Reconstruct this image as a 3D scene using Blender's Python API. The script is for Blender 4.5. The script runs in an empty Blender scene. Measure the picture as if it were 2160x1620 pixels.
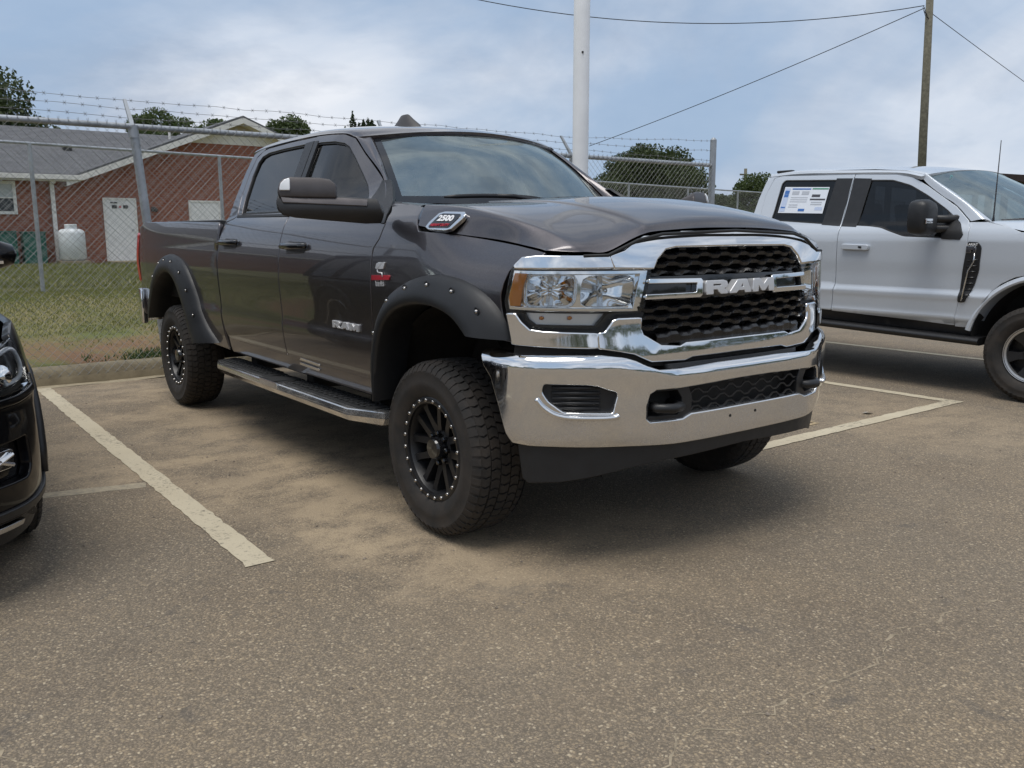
import bpy, bmesh, math, random, bisect
import numpy as np
from mathutils import Vector, Matrix
from mathutils.geometry import delaunay_2d_cdt
R=math.radians
scene=bpy.context.scene
random.seed(7)

# ---------------------------------------------------------------- camera
cam_d=bpy.data.cameras.new('camera'); cam=bpy.data.objects.new('camera',cam_d); scene.collection.objects.link(cam)
cam.location=(3.1905,-2.9415,1.3378)
_yaw,_pit,_rol=2.4961,-0.1724,-0.0024
_f=Vector((math.cos(_yaw)*math.cos(_pit),math.sin(_yaw)*math.cos(_pit),math.sin(_pit)))
_r=Vector((math.sin(_yaw),-math.cos(_yaw),0)); _u=_r.cross(_f)
_r2=_r*math.cos(_rol)+_u*math.sin(_rol); _u2=-_r*math.sin(_rol)+_u*math.cos(_rol)
cam.rotation_euler=Matrix((_r2,_u2,-_f)).transposed().to_euler()
cam_d.sensor_fit='HORIZONTAL'; cam_d.sensor_width=36.0; cam_d.lens=36.0*1829.16/2160.0
cam_d.clip_start=.05; cam_d.clip_end=3000
scene.camera=cam
cy=scene.cycles; cy.max_bounces=7; cy.diffuse_bounces=3; cy.glossy_bounces=4; cy.transmission_bounces=4; cy.transparent_max_bounces=14; cy.caustics_reflective=False; cy.caustics_refractive=False

# ---------------------------------------------------------------- sky, sun, exposure
SUN_EL,SUN_AZ=R(72),R(290)           # azimuth measured from +x towards +y: high sun behind thin cloud
world=bpy.data.worlds.new('World'); scene.world=world; world.use_nodes=True
nt=world.node_tree; nt.nodes.clear()
def wn(t,**k):
    n=nt.nodes.new(t)
    for a,b in k.items(): setattr(n,a,b)
    return n
out=wn('ShaderNodeOutputWorld'); bg=wn('ShaderNodeBackground'); bg.inputs['Strength'].default_value=.1
sky=wn('ShaderNodeTexSky',sky_type='NISHITA',sun_disc=False,sun_elevation=SUN_EL,sun_rotation=R(90)-SUN_AZ,air_density=1.0,dust_density=2.5,ozone_density=1.5)
tc=wn('ShaderNodeTexCoord'); sep=wn('ShaderNodeSeparateXYZ'); nt.links.new(tc.outputs['Generated'],sep.inputs[0])
def wmath(op,a,b=None,c=None,clamp=False):
    n=wn('ShaderNodeMath',operation=op,use_clamp=clamp)
    for i,v in enumerate((a,b,c)):
        if v is None: continue
        if isinstance(v,(int,float)): n.inputs[i].default_value=v
        else: nt.links.new(v,n.inputs[i])
    return n.outputs[0]
cmb=wn('ShaderNodeCombineXYZ')
nt.links.new(sep.outputs[0],cmb.inputs[0]); nt.links.new(sep.outputs[1],cmb.inputs[1]); nt.links.new(wmath('MULTIPLY',sep.outputs[2],2.2),cmb.inputs[2])
def wnoise(scale,detail,rough,dist,off):
    mp=wn('ShaderNodeMapping'); mp.inputs['Location'].default_value=off; nt.links.new(cmb.outputs[0],mp.inputs[0])
    n=wn('ShaderNodeTexNoise'); n.inputs['Scale'].default_value=scale; n.inputs['Detail'].default_value=detail
    n.inputs['Roughness'].default_value=rough; n.inputs['Distortion'].default_value=dist; nt.links.new(mp.outputs[0],n.inputs['Vector'])
    return n.outputs['Fac']
def wramp(src,stops):
    r=wn('ShaderNodeValToRGB'); e=r.color_ramp.elements
    while len(e)<len(stops): e.new(.5)
    for el,(p,c) in zip(e,stops): el.position=p; el.color=(*c,1) if len(c)==3 else c
    nt.links.new(src,r.inputs[0]); return r.outputs[0]
def wmix(f,a,b):
    m=wn('ShaderNodeMix',data_type='RGBA')
    if isinstance(f,(int,float)): m.inputs[0].default_value=f
    else: nt.links.new(f,m.inputs[0])
    for i,v in ((6,a),(7,b)):
        if isinstance(v,tuple): m.inputs[i].default_value=(*v,1)
        else: nt.links.new(v,m.inputs[i])
    return m.outputs[2]
big=wnoise(1.35,8,.52,.55,(7.92,.78,5.45)); fine=wnoise(3.0,8,.58,.3,(.2,5.1,2))
cover=wramp(big,[(.37,(.12,)*3),(.55,(1,)*3)])
shade=wramp(fine,[(.37,(2.95,3.4,4.2)),(.60,(5.9,6.15,6.6))])
blue=wmix(.9,sky.outputs[0],(2.45,3.4,4.8))
col=wmix(cover,blue,shade)
nt.links.new(col,bg.inputs['Color']); nt.links.new(bg.outputs[0],out.inputs[0])

sun_d=bpy.data.lights.new('sun','SUN'); sun_d.energy=1.5; sun_d.angle=R(34); sun_d.color=(1.0,.965,.91)
sun=bpy.data.objects.new('sun',sun_d); scene.collection.objects.link(sun)
_sd=Vector((math.cos(SUN_EL)*math.cos(SUN_AZ),math.cos(SUN_EL)*math.sin(SUN_AZ),math.sin(SUN_EL)))
sun.rotation_euler=_sd.to_track_quat('Z','Y').to_euler(); sun.location=(0,0,30)
vs=scene.view_settings; vs.view_transform='Standard'; vs.look='None'; vs.exposure=0.5; vs.gamma=1.0; vs.use_curve_mapping=False

# ---------------------------------------------------------------- helpers
def link(o,parent=None):
    scene.collection.objects.link(o)
    if parent is not None: o.parent=parent
    return o
def thing(name,label,cat,loc=(0,0,0),rz=0,group=None):
    o=bpy.data.objects.new(name,None); link(o); o.location=loc; o.rotation_euler=(0,0,rz)
    return tag(o,label,cat,group)
def tag(o,label,cat,group=None):
    o['label']=label; o['category']=cat
    if group: o['group']=group
    return o
def struct(o): o['kind']='structure'; return o
def mesh(name,V,F,m,parent=None,smooth=False,normals=None):
    me=bpy.data.meshes.new(name); me.from_pydata([tuple(v) for v in V],[],[tuple(f) for f in F])
    if m: me.materials.append(m)
    if smooth or normals is not None:
        me.polygons.foreach_set('use_smooth',[True]*len(me.polygons))
    me.update()
    if normals is not None: me.normals_split_custom_set_from_vertices([tuple(n) for n in normals])
    return link(bpy.data.objects.new(name,me),parent)
class MB:
    """collects simple shapes into one mesh"""
    def __init__(s): s.V=[]; s.F=[]
    def add(s,V,F):
        b=len(s.V); s.V+= [tuple(v) for v in V]; s.F+=[tuple(b+i for i in f) for f in F]; return s
    def box(s,x0,x1,y0,y1,z0,z1):
        V=[(x,y,z) for z in (z0,z1) for y in (y0,y1) for x in (x0,x1)]
        return s.add(V,[(0,2,3,1),(4,5,7,6),(0,1,5,4),(2,6,7,3),(0,4,6,2),(1,3,7,5)])
    def tube(s,P,r,n=8,cap=True):
        P=[Vector(p) for p in P]; rs=r if isinstance(r,(list,tuple)) else [r]*len(P)
        V=[];prev=None
        for i,p in enumerate(P):
            t=(P[min(i+1,len(P)-1)]-P[max(i-1,0)]).normalized()
            if prev is None:
                a=Vector((0,0,1)) if abs(t.z)<.9 else Vector((1,0,0))
                e=t.cross(a).normalized()
            else: e=(prev-t*prev.dot(t)).normalized()
            prev=e; g=t.cross(e)
            for k in range(n):
                c=2*math.pi*k/n; V.append(p+(e*math.cos(c)+g*math.sin(c))*rs[i])
        F=[(i*n+k,i*n+(k+1)%n,(i+1)*n+(k+1)%n,(i+1)*n+k) for i in range(len(P)-1) for k in range(n)]
        if cap: F+=[tuple(range(n))[::-1],tuple((len(P)-1)*n+k for k in range(n))]
        return s.add(V,F)
    def lathe(s,prof,origin=(0,0,0),axis='y',n=32,close=False):
        """prof: (radius, along axis) pairs"""
        V=[];o=Vector(origin)
        for r,a in prof:
            for k in range(n):
                c=2*math.pi*k/n
                if axis=='y': v=Vector((r*math.cos(c),a,r*math.sin(c)))
                elif axis=='z': v=Vector((r*math.cos(c),r*math.sin(c),a))
                else: v=Vector((a,r*math.cos(c),r*math.sin(c)))
                V.append(o+v)
        m=len(prof); rng=range(m if close else m-1)
        F=[(i*n+k,i*n+(k+1)%n,((i+1)%m)*n+(k+1)%n,((i+1)%m)*n+k) for i in rng for k in range(n)]
        return s.add(V,F)
    def prism(s,poly,f0,f1):
        """poly: 2-d loop; f0/f1 map (a,b) to the two end faces"""
        n=len(poly); V=[f0(*p) for p in poly]+[f1(*p) for p in poly]
        return s.add(V,[tuple(range(n))[::-1],tuple(range(n,2*n))]+[(i,(i+1)%n,n+(i+1)%n,n+i) for i in range(n)])
    def build(s,name,m,parent=None,smooth=False,fix=True,bevel=0,auto=None):
        o=mesh(name,s.V,s.F,m,parent,smooth)
        if fix or bevel:
            bm=bmesh.new(); bm.from_mesh(o.data)
            bmesh.ops.recalc_face_normals(bm,faces=bm.faces)
            if bevel: bmesh.ops.bevel(bm,geom=[e for e in bm.edges if e.calc_face_angle(0)>.6],offset=bevel,segments=2,profile=.6,affect='EDGES')
            bm.to_mesh(o.data); bm.free()
            if smooth: o.data.polygons.foreach_set('use_smooth',[True]*len(o.data.polygons))
        if auto is not None:
            o.data.polygons.foreach_set('use_smooth',[True]*len(o.data.polygons)); o.data.set_sharp_from_angle(angle=R(auto))
        return o
def chaikin(P,it=2,closed=True):
    for _ in range(it):
        Q=[];n=len(P)
        for i in range(n if closed else n-1):
            a,b=P[i],P[(i+1)%n]
            Q+=[tuple(.75*x+.25*y for x,y in zip(a,b)),tuple(.25*x+.75*y for x,y in zip(a,b))]
        if not closed: Q=[P[0]]+Q+[P[-1]]
        P=Q
    return P
def corner_round(P,r,seg=4):
    """round the corners of a closed 2-d loop"""
    Q=[];n=len(P)
    for i in range(n):
        p0,p,p1=(Vector(P[i-1][:2]),Vector(P[i][:2]),Vector(P[(i+1)%n][:2]))
        a=p0-p;b=p1-p; la,lb=a.length,b.length
        d=min(r,la*.45,lb*.45)
        if d<1e-5: Q.append(tuple(p)); continue
        s=p+a/la*d; e=p+b/lb*d
        for k in range(seg+1):
            t=k/seg; q=s*(1-t)**2+p*2*t*(1-t)+e*t*t; Q.append((q.x,q.y))
    return Q
def inset(P,d):
    """move a closed loop inwards by d"""
    n=len(P); A=sum(a[0]*b[1]-b[0]*a[1] for a,b in zip(P,P[1:]+P[:1])); s=1 if A>0 else -1; Q=[]
    for i in range(n):
        a,b,c=Vector(P[i-1]),Vector(P[i]),Vector(P[(i+1)%n]); e0=(b-a).normalized(); e1=(c-b).normalized()
        n0=Vector((-e0.y,e0.x))*s; n1=Vector((-e1.y,e1.x))*s; m=(n0+n1); k=m.dot(n0)
        m=m/max(k,.35) if m.length>1e-6 else n0
        Q.append((b.x+m.x*d,b.y+m.y*d))
    return Q
def resample(P,step,closed=True):
    Q=[];n=len(P)
    for i in range(n if closed else n-1):
        a=P[i];b=P[(i+1)%n]; l=math.dist(a,b); k=max(1,int(math.ceil(l/step)))
        for j in range(k): Q.append(tuple(x+(y-x)*j/k for x,y in zip(a,b)))
    if not closed: Q.append(tuple(P[-1]))
    return Q
def even(P,n):
    """n points evenly spaced along an open polyline"""
    d=[0]
    for a,b in zip(P,P[1:]): d.append(d[-1]+math.dist(a,b))
    Q=[]
    for k in range(n):
        t=d[-1]*k/(n-1); i=min(bisect.bisect_right(d,t)-1,len(P)-2); s=(t-d[i])/(d[i+1]-d[i])
        Q.append(tuple(x+(y-x)*s for x,y in zip(P[i],P[i+1])))
    return Q
def inside(poly,X,Y):
    p=np.array(poly); r=np.zeros(len(X),bool)
    for (x0,y0),(x1,y1) in zip(p,np.roll(p,-1,0)):
        if y0==y1: continue
        c=((y0>Y)!=(y1>Y))&(X<(x1-x0)*(Y-y0)/(y1-y0)+x0); r^=c
    return r
def patch(name,f,outline,mat,parent,out=(0,-1,0),holes=(),res=.05,depth=.02,rad=.004,mirror=False,both=False,back=False):
    """a panel: 2-d outline laid on the surface f(a,b), with rounded edges turned inwards"""
    loops=[resample(outline,res*.6)]+[resample(h,res*.6) for h in holes]
    def area(P): return sum(a[0]*b[1]-b[0]*a[1] for a,b in zip(P,P[1:]+P[:1]))/2
    loops=[(l if (area(l)>0)==(i==0) else l[::-1]) for i,l in enumerate(loops)]
    P=[];E=[]
    for l in loops:
        b=len(P); P+=l; E+=[(b+i,b+(i+1)%len(l)) for i in range(len(l))]
    nb=len(P)
    A=np.array(P); lo=A.min(0);hi=A.max(0)
    gx=np.arange(lo[0]+res*.5,hi[0],res); gy=np.arange(lo[1]+res*.5,hi[1],res)
    if len(gx) and len(gy):
        X,Y=[g.ravel() for g in np.meshgrid(gx,gy)]
        k=inside(loops[0],X,Y)
        for h in loops[1:]: k&=~inside(h,X,Y)
        X=X[k];Y=Y[k]
        if len(X):
            d=np.full(len(X),9e9)
            for p in P: d=np.minimum(d,(X-p[0])**2+(Y-p[1])**2)
            k=d>(res*.4)**2; P+=list(zip(X[k].tolist(),Y[k].tolist()))
    vs_,es_,fs_,ov,_,_=delaunay_2d_cdt([Vector(p) for p in P],E,[],0,1e-7)
    Q=[tuple(v) for v in vs_]
    F=[list(t) for t in fs_]
    cx=np.array([sum(Q[i][0] for i in t)/3 for t in F]); cy=np.array([sum(Q[i][1] for i in t)/3 for t in F])
    k=inside(loops[0],cx,cy)
    for h in loops[1:]: k&=~inside(h,cx,cy)
    F=[t for t,ok in zip(F,k) if ok]
    mp={}
    for i,o in enumerate(ov):
        for j in o: mp[j]=i
    e=1e-3; V=[];N=[]; JA=[];JB=[]
    o=Vector(out)
    for a,b in Q:
        p=Vector(f(a,b)); da=(Vector(f(a+e,b))-p)/e; db=(Vector(f(a,b+e))-p)/e
        n=da.cross(db)
        n=n.normalized() if n.length>1e-9 else o.copy()
        V.append(p);N.append(n);JA.append(da);JB.append(db)
    sgn=1 if sum(n.dot(o) for n in N)>=0 else -1
    if sgn<0: N=[-n for n in N]; F=[t[::-1] for t in F]
    off=0
    for l in loops:
        m=len(l); ids=[mp[off+i] for i in range(m)]; off+=m
        base=len(V)
        rings=[(.3*rad,.7*rad,.6),(rad,rad,1.0),(depth,rad,1.0)]
        outs=[]
        for i in range(m):
            a0,a1=l[i-1],l[(i+1)%m]; t=(a1[0]-a0[0],a1[1]-a0[1])
            w=JA[ids[i]]*t[1]-JB[ids[i]]*t[0]
            w=w-N[ids[i]]*w.dot(N[ids[i]]); outs.append(w.normalized() if w.length>1e-9 else N[ids[i]])
        for dp,ow,bl in rings:
            for i in range(m):
                V.append(V[ids[i]]+outs[i]*ow-N[ids[i]]*dp)
                N.append((outs[i]*bl+N[ids[i]]*(1-bl)).normalized())
        for r_ in range(3):
            for i in range(m):
                j=(i+1)%m
                if r_==0: q=(ids[i],base+i,base+j,ids[j])
                else: q=(base+(r_-1)*m+i,base+r_*m+i,base+r_*m+j,base+(r_-1)*m+j)
                F.append(list(q) if sgn>0 else list(q)[::-1])
    obs=[]
    for mir in ((False,True) if both else (mirror,)):
        if mir: obs.append(mesh(name,[(v[0],-v[1],v[2]) for v in V],[t[::-1] for t in F],mat,parent,True,[(n[0],-n[1],n[2]) for n in N]))
        else: obs.append(mesh(name,V,F,mat,parent,True,N))
    return obs if both else obs[0]
def cubic(P,t):
    """Catmull-Rom through P at t in 0..len-1"""
    n=len(P); i=min(max(int(math.floor(t)),0),n-2); s=t-i
    p1,p2=P[i],P[i+1]; p0=P[i-1] if i>0 else tuple(2*a-b for a,b in zip(p1,p2)); p3=P[i+2] if i+2<n else tuple(2*b-a for a,b in zip(p1,p2))
    return tuple(.5*(2*b+(c-a)*s+(2*a-5*b+4*c-d)*s*s+(3*b-a-3*c+d)*s**3) for a,b,c,d in zip(p0,p1,p2,p3))
def surf(G):
    """bicubic surface through a grid of control points: f(row, column)"""
    def f(a,b): return cubic([cubic(r,b) for r in G],a)
    return f
def mirror_cols(G):
    """columns run from one edge to the centre line (y=0); returns full-width rows"""
    return [list(r)+[(p[0],-p[1],p[2]) for p in r[-2::-1]] for r in G]
def loft(name,G,nu,nv,mat,parent,out=(0,0,1),skirt=0):
    f=surf(G); a1=len(G)-1; b1=len(G[0])-1
    V=[];N=[]; e=1e-3
    o=Vector(out)
    for i in range(nu+1):
        for j in range(nv+1):
            a=a1*i/nu; b=b1*j/nv
            p=Vector(f(a,b)); a_=a+e if a<a1-e else a-e; b_=b+e if b<b1-e else b-e
            da=(Vector(f(a_,b))-p)*(1 if a_>a else -1); db=(Vector(f(a,b_))-p)*(1 if b_>b else -1)
            n=da.cross(db); n=n.normalized() if n.length>1e-12 else o
            V.append(p);N.append(n)
    F=[(i*(nv+1)+j,(i+1)*(nv+1)+j,(i+1)*(nv+1)+j+1,i*(nv+1)+j+1) for i in range(nu) for j in range(nv)]
    if sum(n.dot(o) for n in N)<0: N=[-n for n in N]; F=[q[::-1] for q in F]
    if skirt:
        w=nv+1; loop=[j for j in range(w)]+[i*w+nv for i in range(1,nu+1)]+[nu*w+j for j in range(nv-1,-1,-1)]+[i*w for i in range(nu-1,0,-1)]
        b=len(V); c=sum(V,Vector())/len(V)
        for i in loop:
            d=(V[i]-c); d=(d-N[i]*d.dot(N[i])).normalized()
            V.append(V[i]-N[i]*skirt); N.append(d)
        b2=len(V)
        for i in loop:
            d=(V[i]-c); d=(d-N[i]*d.dot(N[i])).normalized(); V.append(V[i]); N.append(d)
        m=len(loop)
        for k in range(m): F.append((b2+k,b+k,b+(k+1)%m,b2+(k+1)%m))
    return mesh(name,V,F,mat,parent,True,N)
def text(name,body,size,mat,parent,matrix,extrude=.002,bold=0.0,sx=1.0,align='CENTER',shear=0):
    cu=bpy.data.curves.new('t','FONT'); cu.body=body; cu.size=size; cu.extrude=extrude; cu.offset=bold; cu.align_x=align; cu.align_y='CENTER'; cu.shear=shear; cu.resolution_u=3
    ob=bpy.data.objects.new('t',cu); scene.collection.objects.link(ob)
    me=bpy.data.meshes.new_from_object(ob); bpy.data.objects.remove(ob)
    for v in me.vertices: v.co=matrix@Vector((v.co.x*sx,v.co.y,v.co.z))
    me.materials.clear(); me.materials.append(mat)
    return link(bpy.data.objects.new(name,me),parent)
def frame(o,right,up):
    r=Vector(right).normalized(); u=Vector(up); n=r.cross(u).normalized(); u=n.cross(r)
    M=Matrix((r,u,n)).transposed().to_4x4(); M.translation=Vector(o); return M
def copy_tree(o,parent=None):
    c=o.copy(); link(c); c.parent=parent
    for ch in list(o.children): copy_tree(ch,c)
    return c
# ---------------------------------------------------------------- materials
class Mat:
    def __init__(s,name):
        s.m=bpy.data.materials.new(name); s.m.use_nodes=True; s.t=s.m.node_tree; s.b=s.t.nodes['Principled BSDF']; s.o=s.t.nodes['Material Output']
    def n(s,t,**k):
        x=s.t.nodes.new(t)
        for a,b in k.items(): setattr(x,a,b)
        return x
    def put(s,sock,v):
        if isinstance(v,bpy.types.NodeSocket): s.t.links.new(v,sock)
        elif isinstance(v,tuple) and len(v)==3 and sock.type=='RGBA': sock.default_value=(*v,1)
        else: sock.default_value=v
    def set(s,**k):
        for a,v in k.items(): s.put(s.b.inputs[a.replace('_',' ')],v)
        return s
    def coord(s,kind='Object',scale=None,loc=None,rot=None):
        if not hasattr(s,'_tc'): s._tc=s.n('ShaderNodeTexCoord')
        v=s._tc.outputs[kind]
        if scale or loc or rot:
            mp=s.n('ShaderNodeMapping'); s.t.links.new(v,mp.inputs[0])
            if scale: mp.inputs['Scale'].default_value=scale
            if loc: mp.inputs['Location'].default_value=loc
            if rot: mp.inputs['Rotation'].default_value=rot
            v=mp.outputs[0]
        return v
    def noise(s,scale,detail=4,rough=.5,vec=None,dist=0,col=False):
        x=s.n('ShaderNodeTexNoise'); x.inputs['Scale'].default_value=scale; x.inputs['Detail'].default_value=detail; x.inputs['Roughness'].default_value=rough; x.inputs['Distortion'].default_value=dist
        s.t.links.new(vec if vec is not None else s.coord(),x.inputs['Vector']); return x.outputs['Color' if col else 'Fac']
    def voro(s,scale,vec=None,feature='F1',out='Distance',rnd=1):
        x=s.n('ShaderNodeTexVoronoi',feature=feature); x.inputs['Scale'].default_value=scale; x.inputs['Randomness'].default_value=rnd
        s.t.links.new(vec if vec is not None else s.coord(),x.inputs['Vector']); return x.outputs[out]
    def ramp(s,src,stops,interp='LINEAR'):
        r=s.n('ShaderNodeValToRGB'); r.color_ramp.interpolation=interp; e=r.color_ramp.elements
        while len(e)<len(stops): e.new(.5)
        for el,(p,c) in zip(e,stops): el.position=p; c=(c,)*3 if isinstance(c,(int,float)) else c; el.color=(*c,1)
        s.t.links.new(src,r.inputs[0]); return r.outputs[0]
    def mix(s,f,a,b,mode='MIX'):
        x=s.n('ShaderNodeMix',data_type='RGBA',blend_type=mode); s.put(x.inputs[0],f); s.put(x.inputs[6],a); s.put(x.inputs[7],b); return x.outputs[2]
    def math(s,op,a,b=None,c=None,clamp=False):
        x=s.n('ShaderNodeMath',operation=op,use_clamp=clamp)
        for i,v in enumerate((a,b,c)):
            if v is not None: s.put(x.inputs[i],v)
        return x.outputs[0]
    def xyz(s,v=None):
        x=s.n('ShaderNodeSeparateXYZ'); s.t.links.new(v if v is not None else s.coord(),x.inputs[0]); return x.outputs
    def bump(s,h,strength=.3,dist=.01):
        x=s.n('ShaderNodeBump'); x.inputs['Strength'].default_value=strength; x.inputs['Distance'].default_value=dist; s.t.links.new(h,x.inputs['Height']); s.t.links.new(x.outputs[0],s.b.inputs['Normal']); return s
    def step(s,v,a,b):
        x=s.n('ShaderNodeMapRange',interpolation_type='SMOOTHSTEP'); s.put(x.inputs[0],v); x.inputs[1].default_value=a; x.inputs[2].default_value=b; return x.outputs[0]
def plain(name,col,rough=.5,metal=0.0,var=.0,scale=6,bump=0,bscale=60,coat=0):
    m=Mat(name); m.set(Base_Color=col,Roughness=rough,Metallic=metal)
    if coat: m.set(Coat_Weight=coat,Coat_Roughness=.03)
    if var:
        f=m.noise(scale,6,.6); m.set(Base_Color=m.mix(m.ramp(f,[(.3,0.0),(.7,1.0)]),tuple(c*(1-var) for c in col),tuple(min(1,c*(1+var)) for c in col)))
        m.set(Roughness=m.math('MULTIPLY_ADD',m.noise(scale*3,4,.6),.25,rough-.12))
    if bump: m.bump(m.noise(bscale,4,.6),bump,.004)
    return m.m
def car_paint(name,col,metal,rough,flake=.15,dirt=.0,dirtcol=(.19,.15,.11)):
    m=Mat(name)
    fl=m.voro(900,out='Color'); fv=m.math('MULTIPLY_ADD',m.xyz(fl)[0],flake*2,1-flake)
    c=m.n('ShaderNodeVectorMath',operation='SCALE'); c.inputs[0].default_value=col; m.t.links.new(fv,c.inputs[3])
    base=c.outputs[0]
    m.set(Metallic=metal,Roughness=rough,Coat_Weight=1.0,Coat_Roughness=.025,Coat_IOR=1.5)
    if dirt:
        z=m.xyz(m.coord())[2]
        sp=m.ramp(m.noise(170,3,.7),[(.52,0.0),(.66,1.0)]); cl=m.ramp(m.noise(2.2,5,.6),[(.40,0.1),(.68,1.0)])
        low=m.math('SUBTRACT',1.0,m.step(z,.45,1.0))
        film=m.math('MULTIPLY',m.math('MULTIPLY',low,cl),dirt)
        dots=m.math('MULTIPLY',m.math('MULTIPLY',sp,cl),m.math('MULTIPLY',low,dirt*1.4))
        d=m.math('ADD',m.math('MULTIPLY',film,.45),dots,clamp=True)
        base=m.mix(d,base,dirtcol); m.set(Coat_Weight=m.math('SUBTRACT',1.0,m.math('MULTIPLY',d,.8)),Metallic=m.math('MULTIPLY',m.math('SUBTRACT',1.0,d),metal),Roughness=m.math('MULTIPLY_ADD',d,.4,rough))
    m.set(Base_Color=base)
    return m.m
def glass(name,tint,rough=.0,refl=1.45,dust=0.0,gcol=(1,1,1)):
    m=Mat(name); m.t.nodes.remove(m.b)
    g=m.n('ShaderNodeBsdfGlossy'); g.inputs['Roughness'].default_value=rough; g.inputs['Color'].default_value=(*gcol,1)
    t=m.n('ShaderNodeBsdfTransparent'); t.inputs['Color'].default_value=(*tint,1)
    fr=m.n('ShaderNodeFresnel'); fr.inputs['IOR'].default_value=refl
    mx=m.n('ShaderNodeMixShader'); m.t.links.new(fr.outputs[0],mx.inputs[0]); m.t.links.new(t.outputs[0],mx.inputs[1]); m.t.links.new(g.outputs[0],mx.inputs[2])
    last=mx.outputs[0]
    if dust:
        d=m.n('ShaderNodeBsdfDiffuse'); d.inputs['Color'].default_value=(.42,.46,.44,1)
        f=m.math('MULTIPLY',m.ramp(m.noise(9,6,.7),[(.35,0.15),(.75,1.0)]),dust)
        m2=m.n('ShaderNodeMixShader'); m.t.links.new(f,m2.inputs[0]); m.t.links.new(last,m2.inputs[1]); m.t.links.new(d.outputs[0],m2.inputs[2]); last=m2.outputs[0]
    m.t.links.new(last,m.o.inputs[0]); return m.m
def chrome(name,col=(.80,.81,.82),rough=.05,dirt=0.0):
    m=Mat(name); m.set(Base_Color=col,Metallic=1.0,Roughness=rough)
    if dirt:
        z=m.xyz(m.coord())[2]
        low=m.math('SUBTRACT',1.0,m.step(z,.48,.82)); sp=m.ramp(m.noise(120,4,.75),[(.48,0.0),(.62,1.0)]); cl=m.ramp(m.noise(6,5,.65),[(.35,0.2),(.7,1.0)])
        d=m.math('MULTIPLY',m.math('MULTIPLY',cl,m.math('ADD',m.math('MULTIPLY',low,.55),m.math('MULTIPLY',sp,m.math('MULTIPLY_ADD',low,.6,.14)))),dirt,clamp=True)
        m.set(Base_Color=m.mix(d,col,(.33,.26,.18)),Roughness=m.math('MULTIPLY_ADD',d,.5,rough),Metallic=m.math('SUBTRACT',1.0,m.math('MULTIPLY',d,.8)))
    return m.m
M={}
M['granite']=car_paint('granite_paint',(.108,.099,.104),1.0,.40,.28,.5)
M['white_paint']=car_paint('pale_grey_paint',(.56,.60,.65),.15,.30,.05,.06)
M['black_paint']=car_paint('black_paint',(.004,.004,.005),.0,.3,.05,.0); M['black_paint'].node_tree.nodes['Principled BSDF'].inputs['Specular IOR Level'].default_value=.1; M['black_paint'].node_tree.nodes['Principled BSDF'].inputs['Coat Weight'].default_value=.5
M['chrome']=chrome('chrome',dirt=.22); M['chrome_dirty']=chrome('chrome_bumper',dirt=.42); M['silver']=chrome('satin_silver',(.66,.66,.66),.22); M['bright']=plain('bright_badge',(.72,.72,.73),.28,.45); M['steel']=chrome('bolt_steel',(.50,.48,.46),.25)
M['reflector']=chrome('lamp_reflector',(.86,.87,.88),.08); M['lamp_satin']=plain('lamp_bezel',(.80,.81,.82),.25,.45)
M['plastic']=plain('black_plastic',(.014,.014,.015),.42,0,.25,20,.15,400)
M['flare']=plain('flare_plastic',(.011,.0115,.013),.48,0,.25,5,.12,700)
M['gloss_black']=plain('gloss_black',(.008,.008,.009),.12,0,coat=.5)
M['under']=plain('underbody',(.012,.011,.010),.8,0,.4,4)
M['liner']=plain('wheel_liner',(.017,.015,.013),.8,0,.5,6,.3,90)
def tyre_mat():
    m=Mat('tyre_rubber'); d=m.ramp(m.noise(7,6,.65),[(.38,0.0),(.72,1.0)]); sp=m.ramp(m.noise(160,3,.7),[(.58,0.0),(.7,1.0)])
    m.set(Base_Color=m.mix(m.math('MULTIPLY_ADD',sp,.25,m.math('MULTIPLY',d,.5),clamp=True),(.017,.016,.015),(.075,.057,.043)),Roughness=.78); m.bump(m.noise(120,4,.6),.25,.003); return m.m
M['tyre']=tyre_mat(); M['rim']=plain('rim_black',(.012,.012,.013),.38,0,.3,9)
M['rim_grey']=plain('rim_machined',(.50,.50,.50),.3,.8)
M['windshield']=glass('windshield_glass',(.60,.82,.82),.0,3.4,.20,(.84,.98,1.0))
M['tint']=glass('tinted_glass',(.10,.11,.12),.0,1.5,.01); M['tint_front']=glass('side_glass',(.26,.31,.31),.0,1.5,.02)
M['lens']=glass('clear_lens',(.95,.96,.96),.0,1.4,.02)
M['amber']=plain('amber_plastic',(.75,.24,.015),.18,coat=1); M['red_lens']=plain('red_lens',(.45,.012,.012),.15,coat=1)
M['red_plate']=plain('red_plate',(.42,.02,.035),.35); M['red_print']=plain('red_print',(.45,.02,.04),.5)
M['white_letter']=plain('white_letter',(.82,.82,.82),.4)
M['seat']=plain('seat_cloth',(.035,.033,.032),.9,0,.3,30); M['dash']=plain('dash_plastic',(.02,.02,.02),.7)
M['headliner']=plain('headliner',(.30,.29,.27),.9)
M['rubber']=plain('rubber_trim',(.012,.012,.012),.6)
M['tread_pad']=plain('step_tread',(.022,.022,.022),.7,0,.3,15,.3,120)
M['galv']=plain('galvanised_steel',(.36,.38,.40),.5,.45,.22,5); M['wire']=plain('galvanised_wire',(.27,.275,.27),.55,.3,.2,3); M['barb']=plain('barbed_wire',(.20,.20,.20),.6,.5,.3,6)
M['wpole']=plain('white_pole_paint',(.78,.79,.80),.45,0,.06,3); M['wood_pole']=plain('weathered_pole',(.145,.135,.10),.9,0,.35,9,.3,40)
M['cable']=plain('cable',(.03,.03,.035),.7)
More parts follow.
